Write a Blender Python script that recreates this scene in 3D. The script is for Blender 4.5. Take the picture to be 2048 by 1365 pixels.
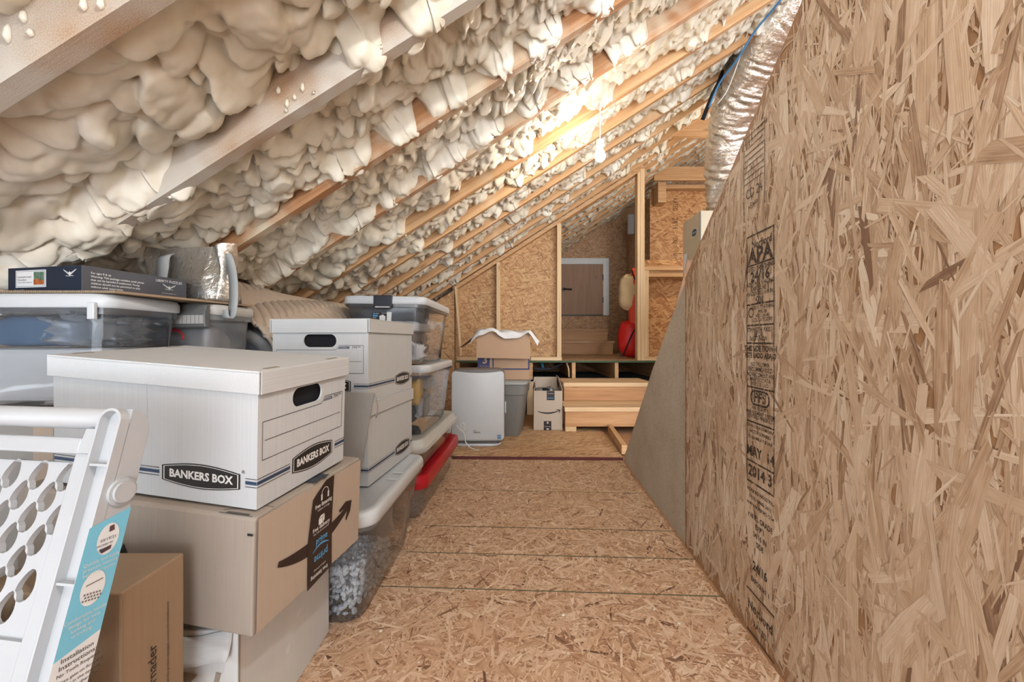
import bpy, bmesh, math, random
import numpy as np
from mathutils import Matrix, Vector, Euler

SC = bpy.context.scene
COL = SC.collection
for _o in list(bpy.data.objects):
    bpy.data.objects.remove(_o)

# ------------------------------------------------------------------ camera
F = 825.0            # focal length in pixels of the 2048 px frame
CAMH = 0.80
cam = bpy.data.cameras.new('camera')
cam.sensor_width = 36.0
cam.lens = F / 2048.0 * 36.0
cam.clip_start = 0.02
camo = bpy.data.objects.new('camera', cam)
COL.objects.link(camo)
camo.location = (0, 0, CAMH)
camo.rotation_euler = (math.pi / 2, 0, 0)
SC.camera = camo

# ------------------------------------------------------------------ world, lamps, exposure
SC.view_settings.view_transform = 'Standard'
SC.view_settings.look = 'None'
SC.view_settings.exposure = 0.56
SC.view_settings.gamma = 1.0
SC.view_settings.use_curve_mapping = False
SC.cycles.max_bounces = 3
SC.cycles.diffuse_bounces = 2
SC.cycles.glossy_bounces = 1
SC.cycles.transmission_bounces = 2
SC.cycles.transparent_max_bounces = 8
SC.cycles.use_light_tree = False
SC.cycles.caustics_reflective = False
SC.cycles.caustics_refractive = False
W = bpy.data.worlds.new('attic_daylight')
SC.world = W
W.use_nodes = True
W.node_tree.nodes['Background'].inputs[0].default_value = (0.84, 0.92, 1.0, 1)
W.node_tree.nodes['Background'].inputs[1].default_value = 4.3
BULB_STRENGTH = 230.0
SIDE_BULB_STRENGTH = 520.0
NEAR_BULB_STRENGTH = 640.0


def P(x, y, Y):
    """point seen at pixel (x, y) of the photograph at depth Y"""
    return Vector(((x - 1024.0) / F * Y, Y, CAMH + (682.5 - y) / F * Y))


# ------------------------------------------------------------------ materials
MATS = {}


class NT:
    """small wrapper to write node trees tersely"""

    def __init__(self, name):
        self.m = bpy.data.materials.new(name)
        self.m.use_nodes = True
        self.t = self.m.node_tree
        self.t.nodes.clear()
        self.out = self.t.nodes.new('ShaderNodeOutputMaterial')

    def n(self, kind, **kw):
        nd = self.t.nodes.new(kind)
        for k, v in kw.items():
            setattr(nd, k, v)
        return nd

    def set(self, sock, v):
        if isinstance(v, bpy.types.NodeSocket):
            self.t.links.new(v, sock)
        else:
            if sock.type == 'RGBA' and len(v) == 3:
                v = (*v, 1)
            sock.default_value = v

    def math(self, op, a, b=0.0, c=0.0, clamp=False):
        nd = self.n('ShaderNodeMath', operation=op, use_clamp=clamp)
        self.set(nd.inputs[0], a)
        self.set(nd.inputs[1], b)
        if op in ('MULTIPLY_ADD', 'SMOOTH_MIN', 'SMOOTH_MAX', 'COMPARE'):
            self.set(nd.inputs[2], c)
        return nd.outputs[0]

    def vmath(self, op, a, b=(0, 0, 0)):
        nd = self.n('ShaderNodeVectorMath', operation=op)
        self.set(nd.inputs[0], a)
        self.set(nd.inputs[1], b)
        return nd.outputs[0]

    def coord(self, kind='Object'):
        return self.n('ShaderNodeTexCoord').outputs[kind]

    def sep(self, v):
        nd = self.n('ShaderNodeSeparateXYZ')
        self.set(nd.inputs[0], v)
        return nd.outputs

    def comb(self, x, y, z=0.0):
        nd = self.n('ShaderNodeCombineXYZ')
        for s, v in zip(nd.inputs, (x, y, z)):
            self.set(s, v)
        return nd.outputs[0]

    def noise(self, vec, scale=5.0, detail=3.0, rough=0.55, dist=0.0, dim='3D'):
        nd = self.n('ShaderNodeTexNoise', noise_dimensions=dim)
        self.set(nd.inputs['Vector'], vec)
        nd.inputs['Scale'].default_value = scale
        nd.inputs['Detail'].default_value = detail
        nd.inputs['Roughness'].default_value = rough
        nd.inputs['Distortion'].default_value = dist
        return nd.outputs['Fac']

    def ramp(self, fac, stops, interp='LINEAR'):
        nd = self.n('ShaderNodeValToRGB')
        cr = nd.color_ramp
        cr.interpolation = interp
        while len(cr.elements) < len(stops):
            cr.elements.new(0.5)
        for e, (p, c) in zip(cr.elements, stops):
            e.position = p
            e.color = (*c, 1) if len(c) == 3 else c
        self.set(nd.inputs[0], fac)
        return nd.outputs[0]

    def mix(self, fac, a, b, blend='MIX'):
        nd = self.n('ShaderNodeMix', data_type='RGBA', blend_type=blend)
        self.set(nd.inputs[0], fac)
        self.set(nd.inputs[6], a)
        self.set(nd.inputs[7], b)
        return nd.outputs[2]

    def fmix(self, fac, a, b):
        nd = self.n('ShaderNodeMix', data_type='FLOAT')
        self.set(nd.inputs[0], fac)
        self.set(nd.inputs[2], a)
        self.set(nd.inputs[3], b)
        return nd.outputs[0]

    def bump(self, h, strength=0.3, dist=0.01):
        nd = self.n('ShaderNodeBump')
        nd.inputs['Strength'].default_value = strength
        nd.inputs['Distance'].default_value = dist
        self.set(nd.inputs['Height'], h)
        return nd.outputs[0]

    def principled(self, color, rough=0.6, metal=0.0, normal=None, spec=0.5, **kw):
        nd = self.n('ShaderNodeBsdfPrincipled')
        self.set(nd.inputs['Base Color'], color)
        self.set(nd.inputs['Roughness'], rough)
        self.set(nd.inputs['Metallic'], metal)
        nd.inputs['Specular IOR Level'].default_value = spec
        for k, v in kw.items():
            self.set(nd.inputs[k], v)
        if normal is not None:
            self.t.links.new(normal, nd.inputs['Normal'])
        return nd.outputs[0]

    def done(self, shader):
        self.t.links.new(shader, self.out.inputs['Surface'])
        MATS[self.m.name] = self.m
        return self.m


def s2l(*c):
    """sRGB 0-255 to linear"""
    return tuple(((v / 255.0) / 12.92 if v / 255.0 <= 0.04045 else ((v / 255.0 + 0.055) / 1.055) ** 2.4) for v in c)


def plain(name, rgb, rough=0.6, metal=0.0, spec=0.5, var=0.06, scale=14.0, bump=0.0, bscale=200.0):
    k = NT(name)
    co = k.coord()
    base = s2l(*rgb)
    f = k.noise(co, scale, 4.0)
    a = tuple(max(0, v * (1 - var)) for v in base)
    b = tuple(min(1, v * (1 + var)) for v in base)
    c = k.ramp(f, [(0.3, a), (0.7, b)])
    nrm = None
    if bump:
        nrm = k.bump(k.noise(co, bscale, 1.0), bump, 0.0008)
    return k.done(k.principled(c, rough, metal, nrm, spec))


def osb(name, uv, palette, layers, seed=0.0, dark=0.4, bumpk=0.35, spots=0.0, rough=0.62):
    """oriented strand board: layers of long voronoi strands (angle, width, length, cut-off), each strand with its own tone and grain"""
    k = NT(name)
    x, y, z = k.sep(k.coord())
    comp = {'x': x, 'y': y, 'z': z}
    u, v = comp[uv[0]], comp[uv[1]]
    vec0 = k.comb(k.math('ADD', u, seed), k.math('ADD', v, seed * 0.37))
    wn = k.n('ShaderNodeTexNoise', noise_dimensions='2D')
    k.set(wn.inputs['Vector'], vec0)
    wn.inputs['Scale'].default_value = 7.0
    wn.inputs['Detail'].default_value = 1.0
    warp = k.vmath('MULTIPLY', k.vmath('SUBTRACT', wn.outputs['Color'], (0.5, 0.5, 0.5)), (0.010, 0.010, 0.0))
    vec = k.vmath('ADD', vec0, warp)
    col = None
    hgt = None
    lo, mid, hi, dk = [s2l(*c) for c in palette]
    for i, (ang, sw, sl, thr) in enumerate(layers):
        rot = k.n('ShaderNodeVectorRotate', rotation_type='Z_AXIS')
        k.set(rot.inputs['Vector'], vec)
        rot.inputs['Angle'].default_value = math.radians(ang)
        p = k.vmath('MULTIPLY', rot.outputs[0], (1 / sw, 1 / sl, 0))
        p = k.vmath('ADD', p, (i * 13.7, i * 7.1, 0))
        vo = k.n('ShaderNodeTexVoronoi', voronoi_dimensions='2D', feature='F1')
        k.set(vo.inputs['Vector'], p)
        vo.inputs['Scale'].default_value = 1.0
        r, g, b = k.sep(vo.outputs['Color'])
        fine = 7.0 * sw / 0.017
        gr = k.noise(k.vmath('ADD', k.vmath('MULTIPLY', p, (fine, 0.8 * sl / 0.1, 0)), vo.outputs['Color']), 1.0, 2.0, 0.6, 0.3, dim='2D')
        tone = k.math('ADD', k.math('MULTIPLY', g, 0.66), k.math('MULTIPLY', gr, 0.42))
        c = k.ramp(tone, [(0.10, dk), (0.30, lo), (0.56, mid), (0.88, hi)])
        h = k.math('ADD', k.math('MULTIPLY', b, 0.7), k.math('MULTIPLY', gr, 0.4))
        if col is None:
            col, hgt = c, h
        else:
            if dark:
                ed = k.n('ShaderNodeTexVoronoi', voronoi_dimensions='2D', feature='DISTANCE_TO_EDGE')
                k.set(ed.inputs['Vector'], p)
                ed.inputs['Scale'].default_value = 1.0
                edge = k.math('MULTIPLY', ed.outputs['Distance'], 9.0 * sw / 0.010, clamp=True)
                c = k.mix(k.math('MULTIPLY', k.math('SUBTRACT', 1.0, edge), dark), c, dk)
            m = k.math('GREATER_THAN', r, thr)
            col = k.mix(m, col, c)
            hgt = k.fmix(m, hgt, k.math('ADD', h, 0.10 * i))
    if spots:
        sp = k.noise(k.vmath('MULTIPLY', vec, (1.0, 0.45, 1)), 42.0, 2.0, 0.5, dim='2D')
        col = k.mix(k.math('MULTIPLY', k.math('GREATER_THAN', sp, 0.745), spots), col, s2l(84, 56, 44))
    nrm = k.bump(hgt, bumpk, 0.004)
    return k.done(k.principled(col, rough, 0.0, nrm, 0.35))


def lumber(name, axis, palette, rough=0.6, spray=None, ring=55.0):
    """sawn softwood with grain along one local axis, optional overspray of foam"""
    k = NT(name)
    co = k.coord()
    st = {'x': (1.2, ring, ring), 'y': (ring, 1.2, ring), 'z': (ring, ring, 1.2)}[axis]
    rnd = k.n('ShaderNodeObjectInfo').outputs['Random']
    off = k.math('MULTIPLY', rnd, 37.0)
    v = k.vmath('ADD', co, k.comb(off, off, off))
    g1 = k.noise(k.vmath('MULTIPLY', v, st), 1.0, 4.0, 0.6, 0.6)
    st2 = tuple(s * 4 for s in st)
    g2 = k.noise(k.vmath('MULTIPLY', v, st2), 1.0, 2.0)
    kn = k.n('ShaderNodeTexVoronoi', feature='F1')
    ks = {'x': (2.6, 9, 9), 'y': (9, 2.6, 9), 'z': (9, 9, 2.6)}[axis]
    k.set(kn.inputs['Vector'], k.vmath('MULTIPLY', v, ks))
    kn.inputs['Scale'].default_value = 1.0
    knot = k.math('SUBTRACT', 1.0, k.math('MULTIPLY', kn.outputs['Distance'], 7.5), clamp=True)
    lo, mid, hi, dk = [s2l(*c) for c in palette]
    c = k.ramp(k.math('ADD', k.math('MULTIPLY', g1, 0.75), k.math('MULTIPLY', g2, 0.25)), [(0.3, lo), (0.5, mid), (0.7, hi)])
    c = k.mix(k.math('MULTIPLY', knot, 0.75), c, dk)
    rt = rough
    h = g2
    if spray:
        amt, rgb = spray
        s = k.noise(co, 3.2, 3.0, 0.6)
        fine = k.noise(co, 420.0, 2.0)
        a = k.math('MULTIPLY', k.math('SUBTRACT', k.math('ADD', s, k.math('MULTIPLY', fine, 0.35)), 1.02 - amt), 5.0, clamp=True)
        c = k.mix(a, c, s2l(*rgb))
        h = k.math('ADD', g2, k.math('MULTIPLY', fine, a))
    return k.done(k.principled(c, rt, 0.0, k.bump(h, 0.25, 0.002), 0.35))


def cardboard(name, rgb, axis='z', flute=420.0, amt=0.05, rough=0.75):
    k = NT(name)
    co = k.coord()
    x, y, z = k.sep(co)
    s = {'x': k.comb(k.math('MULTIPLY', x, 1.5), k.math('MULTIPLY', y, flute), k.math('MULTIPLY', z, flute)),
         'z': k.comb(k.math('MULTIPLY', x, flute), k.math('MULTIPLY', y, flute), k.math('MULTIPLY', z, 1.5))}[axis]
    fl = k.noise(s, 1.0, 1.0)
    bl = k.noise(co, 9.0, 4.0, 0.6)
    fb = k.noise(co, 700.0, 2.0)
    base = s2l(*rgb)
    f = k.math('ADD', k.math('MULTIPLY', fl, 0.45), k.math('ADD', k.math('MULTIPLY', bl, 0.35), k.math('MULTIPLY', fb, 0.2)))
    c = k.ramp(f, [(0.3, tuple(v * (1 - amt * 1.6) for v in base)), (0.7, tuple(min(1, v * (1 + amt)) for v in base))])
    return k.done(k.principled(c, rough, 0.0, k.bump(fl, 0.10, 0.002), 0.25))


def clear_plastic(name, tint=(0.95, 0.96, 0.98), haze=0.10, gloss_rough=0.12, hazecol=(0.85, 0.87, 0.9)):
    k = NT(name)
    tr = k.n('ShaderNodeBsdfTransparent')
    tr.inputs[0].default_value = (*tint, 1)
    df = k.n('ShaderNodeBsdfDiffuse')
    df.inputs[0].default_value = (*hazecol, 1)
    gl = k.n('ShaderNodeBsdfGlossy')
    gl.inputs['Roughness'].default_value = gloss_rough
    gl.inputs[0].default_value = (1, 1, 1, 1)
    m1 = k.n('ShaderNodeMixShader')
    f = k.noise(k.coord(), 7.0, 3.0)
    k.set(m1.inputs[0], k.math('MULTIPLY', f, haze * 2))
    k.t.links.new(tr.outputs[0], m1.inputs[1])
    k.t.links.new(df.outputs[0], m1.inputs[2])
    lw = k.n('ShaderNodeFresnel')
    lw.inputs[0].default_value = 1.45
    m2 = k.n('ShaderNodeMixShader')
    k.set(m2.inputs[0], k.math('MULTIPLY', lw.outputs[0], 0.9, clamp=True))
    k.t.links.new(m1.outputs[0], m2.inputs[1])
    k.t.links.new(gl.outputs[0], m2.inputs[2])
    return k.done(m2.outputs[0])


def emission(name, rgb, strength):
    k = NT(name)
    e = k.n('ShaderNodeEmission')
    e.inputs[0].default_value = (*rgb, 1)
    e.inputs[1].default_value = strength
    return k.done(e.outputs[0])


def foam_material():
    k = NT('spray_foam')
    co = k.coord()
    a = k.noise(co, 2.2, 3.0, 0.6)
    b = k.noise(co, 26.0, 3.0, 0.6)
    f = k.math('ADD', k.math('MULTIPLY', a, 0.7), k.math('MULTIPLY', b, 0.3))
    c = k.ramp(f, [(0.32, s2l(224, 211, 187)), (0.52, s2l(235, 226, 208)), (0.68, s2l(243, 238, 226))])
    h = k.noise(co, 120.0, 2.0)
    return k.done(k.principled(c, 0.38, 0.0, k.bump(h, 0.06, 0.004), 0.45))


def foil_material():
    k = NT('foil')
    co = k.coord()
    h = k.math('ADD', k.noise(co, 40.0, 4.0, 0.6, 1.0), k.math('MULTIPLY', k.noise(co, 9.0, 2.0), 1.2))
    c = k.ramp(k.noise(co, 14.0, 3.0), [(0.3, s2l(214, 204, 190)), (0.7, s2l(240, 236, 230))])
    return k.done(k.principled(c, 0.26, 0.85, k.bump(h, 0.6, 0.01), 0.5))


OSB_WALL = [(178, 138, 100), (202, 165, 126), (220, 190, 154), (146, 104, 70)]
OSB_FLOOR = [(184, 138, 102), (210, 166, 128), (232, 198, 162), (140, 96, 68)]
OSB_FAR = [(176, 128, 84), (200, 154, 106), (216, 176, 130), (130, 86, 54)]
OSB_ORANGE = [(164, 110, 64), (188, 134, 84), (208, 162, 112), (116, 72, 40)]
OSB_DIM = [(172, 128, 92), (194, 150, 112), (210, 172, 134), (128, 88, 60)]


def strand_material(name, palette):
    """wood strands: tone stored per strand, grain running along each strand"""
    k = NT(name)
    at = k.n('ShaderNodeAttribute', attribute_name='tone')
    uvn = k.n('ShaderNodeUVMap', uv_map='grain')
    g = k.noise(k.vmath('MULTIPLY', uvn.outputs[0], (9.0, 420.0, 1.0)), 1.0, 2.0, 0.6, 0.25, dim='2D')
    blot = k.noise(k.vmath('MULTIPLY', uvn.outputs[0], (22.0, 60.0, 1.0)), 1.0, 2.0, 0.6, dim='2D')
    f = k.math('ADD', at.outputs['Fac'], k.math('ADD', k.math('MULTIPLY', k.math('SUBTRACT', g, 0.5), 0.55), k.math('MULTIPLY', k.math('SUBTRACT', blot, 0.5), 0.35)))
    dk, lo, mid, hi = [s2l(*c) for c in palette]
    c = k.ramp(f, [(0.02, dk), (0.26, lo), (0.55, mid), (0.90, hi)])
    return k.done(k.principled(c, 0.6, 0.0, k.bump(g, 0.25, 0.0012), 0.35))


M_strand_wall = strand_material('strand_board_wall', [(132, 100, 76), (183, 149, 117), (209, 179, 148), (229, 207, 180)])
M_strand_floor = strand_material('strand_board_floor', [(114, 78, 60), (188, 143, 109), (217, 178, 144), (242, 216, 188)])
M_osb_right = plain('osb_wall_core', (166, 124, 86), 0.7, var=0.15, scale=30)
M_osb_floor = plain('osb_floor_core', (176, 130, 94), 0.7, var=0.15, scale=30)
M_osb_sheet = osb('osb_sheet', 'xy', [(186, 140, 100), (212, 168, 124), (230, 196, 154), (136, 94, 64)], [(90, .008, .07, 0), (105, .010, .08, .5), (72, .012, .09, .55), (40, .010, .07, .75)], 7.7, dark=0.3)
_far = [(0, .008, .045, 0), (40, .010, .05, .45), (-35, .011, .055, .5), (80, .013, .06, .65)]
M_osb_back = osb('osb_back', 'xz', OSB_FAR, _far, 4.4, dark=0.35, spots=0.35)
M_osb_deep = osb('osb_deep', 'xz', OSB_DIM, _far, 9.4, dark=0.3)
M_osb_side = osb('osb_side', 'yz', OSB_DIM, _far, 2.4, dark=0.3)
M_osb_orange = osb('osb_orange', 'xz', OSB_ORANGE, [(80, .012, .08, 0), (100, .016, .10, .5), (60, .022, .12, .6), (-40, .02, .1, .8)], 5.5, dark=0.3)
PINE = [(206, 168, 122), (222, 188, 145), (236, 208, 170), (150, 100, 62)]
PINE_WARM = [(182, 134, 90), (204, 158, 112), (220, 182, 138), (122, 78, 50)]
PINE_DARK = [(154, 106, 70), (178, 128, 88), (196, 150, 108), (100, 64, 42)]
M_stud = lumber('pine_stud', 'z', PINE)
M_stud_x = lumber('pine_plate', 'x', PINE)
M_plate = lumber('pine_slope_plate', 'x', PINE_WARM)
M_step = lumber('pine_step_lit', 'x', [(206, 166, 122), (222, 184, 140), (234, 202, 162), (150, 100, 62)], ring=26.0)  # lighter pine copy: light falling on the treads put into the colour
M_riser = lumber('pine_step_shaded', 'x', [(166, 116, 74), (190, 138, 92), (208, 160, 114), (96, 58, 38)], ring=20.0)  # darker pine copy: shade on the upright faces put into the colour
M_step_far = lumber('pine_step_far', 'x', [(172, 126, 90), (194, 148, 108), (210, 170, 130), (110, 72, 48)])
M_rafter_spray = lumber('rafter_oversprayed', 'x', [(160, 122, 88), (178, 142, 108), (192, 160, 128), (110, 76, 50)], spray=(0.52, (206, 198, 186)))
M_rafter_part = lumber('rafter_part_sprayed', 'x', PINE_DARK, spray=(0.40, (222, 206, 180)))
M_rafter = lumber('rafter_bare', 'x', PINE_WARM, spray=(0.26, (226, 210, 184)))
M_joist = lumber('pine_joist', 'y', PINE_WARM)
M_deck = plain('roof_deck', (150, 118, 84), 0.8)
M_foam = foam_material()
M_foil = foil_material()
M_grey_board = None
k = NT('grey_fibre_board')
co = k.coord()
_a = k.noise(co, 90.0, 5.0, 0.7)
_b = k.noise(co, 5.0, 3.0)
_c = k.ramp(k.math('ADD', k.math('MULTIPLY', _a, 0.6), k.math('MULTIPLY', _b, 0.4)), [(0.3, s2l(170, 152, 130)), (0.55, s2l(199, 184, 163)), (0.75, s2l(214, 202, 184))])
_s = k.math('GREATER_THAN', k.noise(k.vmath('MULTIPLY', co, (1, 1, 0.4)), 70.0, 1.0), 0.74)
_c = k.mix(k.math('MULTIPLY', _s, 0.5), _c, s2l(104, 86, 66))
M_grey_board = k.done(k.principled(_c, 0.7, 0.0, k.bump(k.noise(co, 90.0, 1.0), 0.3, 0.002), 0.3))
M_osb_edge = plain('osb_edge', (112, 66, 56), 0.8)
M_white_card = cardboard('white_cardboard', (206, 207, 207))
M_white_lid = cardboard('white_cardboard_lid', (208, 208, 207), axis='x')
M_bright_card = cardboard('bright_white_cardboard', (226, 226, 224))
M_card_edge = cardboard('cut_cardboard_edge', (150, 138, 120))
M_card_in = plain('box_inside', (120, 110, 98), 0.9)
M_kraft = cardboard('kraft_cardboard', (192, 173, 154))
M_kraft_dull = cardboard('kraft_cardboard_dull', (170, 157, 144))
M_kraft_brown = cardboard('brown_cardboard', (164, 138, 112))
M_kraft_far = cardboard('far_cardboard', (184, 150, 122))
M_grey_card = cardboard('grey_cardboard', (164, 160, 154))
M_ink = plain('black_ink', (38, 34, 32), 0.6, var=0.1)
k = NT('stamp_ink')
co = k.coord()
_tr = k.n('ShaderNodeBsdfTransparent')
_mx = k.n('ShaderNodeMixShader')
_w = k.math('ADD', k.math('MULTIPLY', k.noise(co, 170.0, 3.0, 0.6), 0.75), k.math('MULTIPLY', k.noise(k.vmath('MULTIPLY', co, (1, 1, 0.3)), 30.0, 2.0), 0.35))
k.set(_mx.inputs[0], k.math('MULTIPLY', k.math('SUBTRACT', _w, 0.40), 7.0, clamp=True))
k.t.links.new(_tr.outputs[0], _mx.inputs[1])
k.t.links.new(k.principled(s2l(62, 48, 38), 0.8), _mx.inputs[2])
M_ink_soft = k.done(_mx.outputs[0])
M_navy_ink = plain('navy_ink', (52, 70, 96), 0.6)
M_blue_ink = plain('prime_blue_ink', (92, 170, 220), 0.5)
M_white_ink = plain('white_ink', (232, 230, 226), 0.6)
M_tape_black = plain('black_tape', (44, 30, 28), 0.3)
M_clear = clear_plastic('clear_plastic', (0.97, 0.975, 0.985), haze=0.075, gloss_rough=0.08)
M_frost = clear_plastic('frosted_plastic', (0.94, 0.94, 0.95), haze=0.22, gloss_rough=0.25)
M_pinkclear = clear_plastic('pink_clear_plastic', (0.95, 0.91, 0.88), haze=0.22, hazecol=(0.72, 0.62, 0.56))
M_bag_clear = clear_plastic('crinkled_clear_film', (0.93, 0.95, 0.98), haze=0.16, gloss_rough=0.1)
M_lid_white = plain('white_plastic_lid', (210, 212, 214), 0.35, var=0.02)
M_lid_grey = plain('pale_grey_lid', (204, 202, 196), 0.38, var=0.03)
M_red = plain('red_plastic', (196, 26, 40), 0.35, var=0.05)
M_latch_grey = plain('grey_latch', (104, 102, 100), 0.45)
M_latch_ribs = plain('pale_latch', (176, 172, 166), 0.45)
M_latch_dark = plain('black_latch', (40, 42, 52), 0.4)
M_gate = plain('gate_plastic', (186, 188, 190), 0.4, var=0.02)
M_blue_label = plain('sky_blue_label', (126, 200, 226), 0.35, var=0.03)
M_white_label = plain('white_label', (232, 232, 232), 0.4, var=0.02)
M_navy_box = plain('navy_box', (26, 38, 58), 0.45, var=0.12)
M_slate_box = plain('slate_box', (84, 84, 90), 0.5, var=0.08)
M_brown_photo = plain('print_orange', (176, 96, 50), 0.5, var=0.4, scale=90)
M_green_photo = plain('print_green', (92, 120, 100), 0.5, var=0.5, scale=120)
M_strap = plain('grey_strap', (168, 168, 166), 0.8, bump=0.3, bscale=600)
M_strap_blue = plain('blue_grey_strap', (96, 110, 124), 0.8, bump=0.3, bscale=600)
M_quilt = plain('beige_quilt', (192, 172, 152), 0.9, bump=0.4, bscale=500)
M_blanket_dark = plain('charcoal_blanket', (62, 66, 74), 0.95, var=0.25, bump=0.5, bscale=400)
M_blanket_grey = plain('grey_blanket', (128, 126, 124), 0.95, var=0.15, bump=0.5, bscale=400)
M_quilt_brown = plain('brown_grey_cloth', (112, 98, 88), 0.95, bump=0.3, bscale=300)
M_cloth_blue = plain('blue_cloth', (58, 92, 124), 0.9, bump=0.4, bscale=200)
M_cloth_dark = plain('dark_cloth', (70, 74, 84), 0.9, bump=0.4, bscale=200)
M_cloth_light = plain('pale_cloth', (196, 196, 198), 0.9, bump=0.4, bscale=200)
M_cloth_pink = plain('pinkish_cloth', (196, 158, 140), 0.9, bump=0.3, bscale=200)
M_cloth_maroon = plain('maroon_cloth', (92, 66, 68), 0.9, bump=0.3, bscale=200)
M_cloth_yellow = plain('yellow_cloth', (214, 172, 92), 0.9, bump=0.3, bscale=200)
M_paper = plain('white_paper', (226, 222, 220), 0.85)
M_pellet = plain('foam_pellets', (226, 230, 234), 0.8)
M_pur_white = plain('purifier_white', (206, 206, 206), 0.3, var=0.015)
M_pur_grey = plain('purifier_grey', (116, 108, 102), 0.4)
M_tote = plain('grey_tote', (122, 118, 112), 0.5, var=0.04)
M_tote_lid = plain('grey_tote_lid', (166, 166, 162), 0.45, var=0.03)
M_unit = plain('beige_unit', (196, 180, 154), 0.4, var=0.03)
M_white_paint = plain('white_trim_paint', (222, 220, 218), 0.45, var=0.02)
M_door = lumber('door_veneer', 'z', [(150, 116, 92), (164, 128, 102), (176, 142, 116), (120, 88, 66)], ring=30.0)
M_black_metal = plain('black_metal', (34, 32, 32), 0.4)
M_red_cloth = plain('red_nylon', (214, 34, 30), 0.5, bump=0.3, bscale=120)
M_orange_cloth = plain('orange_nylon', (236, 76, 44), 0.55, bump=0.3, bscale=120)
M_tan_cloth = plain('tan_canvas', (226, 196, 150), 0.85, bump=0.4, bscale=160)
M_alu = plain('aluminium_strip', (128, 124, 116), 0.4, 0.6)
M_green_edge = plain('green_plywood_edge', (74, 92, 66), 0.8)
M_black_void = plain('black_fabric_shade', (22, 22, 28), 0.95)  # black cloth and cords, also the painted shade in boxes and under the platform
M_cable_blue = plain('blue_cable', (70, 130, 180), 0.5)
M_cord_white = plain('white_cord', (226, 224, 218), 0.5)
M_brown_paint = plain('reddish_edge', (104, 48, 46), 0.7)
M_chalk = plain('green_mark', (102, 102, 76), 0.85, var=0.3, scale=40)
M_bulb = emission('bulb_glow', (1.0, 0.90, 0.76), BULB_STRENGTH)
M_bulb_near = emission('near_bulb_glow', (0.93, 0.97, 1.0), NEAR_BULB_STRENGTH)
M_bulb_side = emission('side_bulb_glow', (1.0, 0.90, 0.76), SIDE_BULB_STRENGTH)
M_socket = plain('porcelain_socket', (220, 214, 202), 0.4)
M_glow_blue = plain('cyan_pipe', (70, 150, 180), 0.4)

# ------------------------------------------------------------------ mesh helpers


def link(o, parent=None):
    COL.objects.link(o)
    if parent is not None:
        o.parent = parent
    return o


def tag(o, label, cat=None, group=None, kind=None):
    o['label'] = label
    if cat:
        o['category'] = cat
    if group:
        o['group'] = group
    if kind:
        o['kind'] = kind
    return o


def thing(name, label, cat, loc=(0, 0, 0), rot=(0, 0, 0), group=None, kind=None):
    o = bpy.data.objects.new(name, None)
    o.empty_display_size = 0.05
    link(o)
    o.location = loc
    o.rotation_euler = Euler(rot, 'XYZ')
    return tag(o, label, cat, group, kind)


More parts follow.
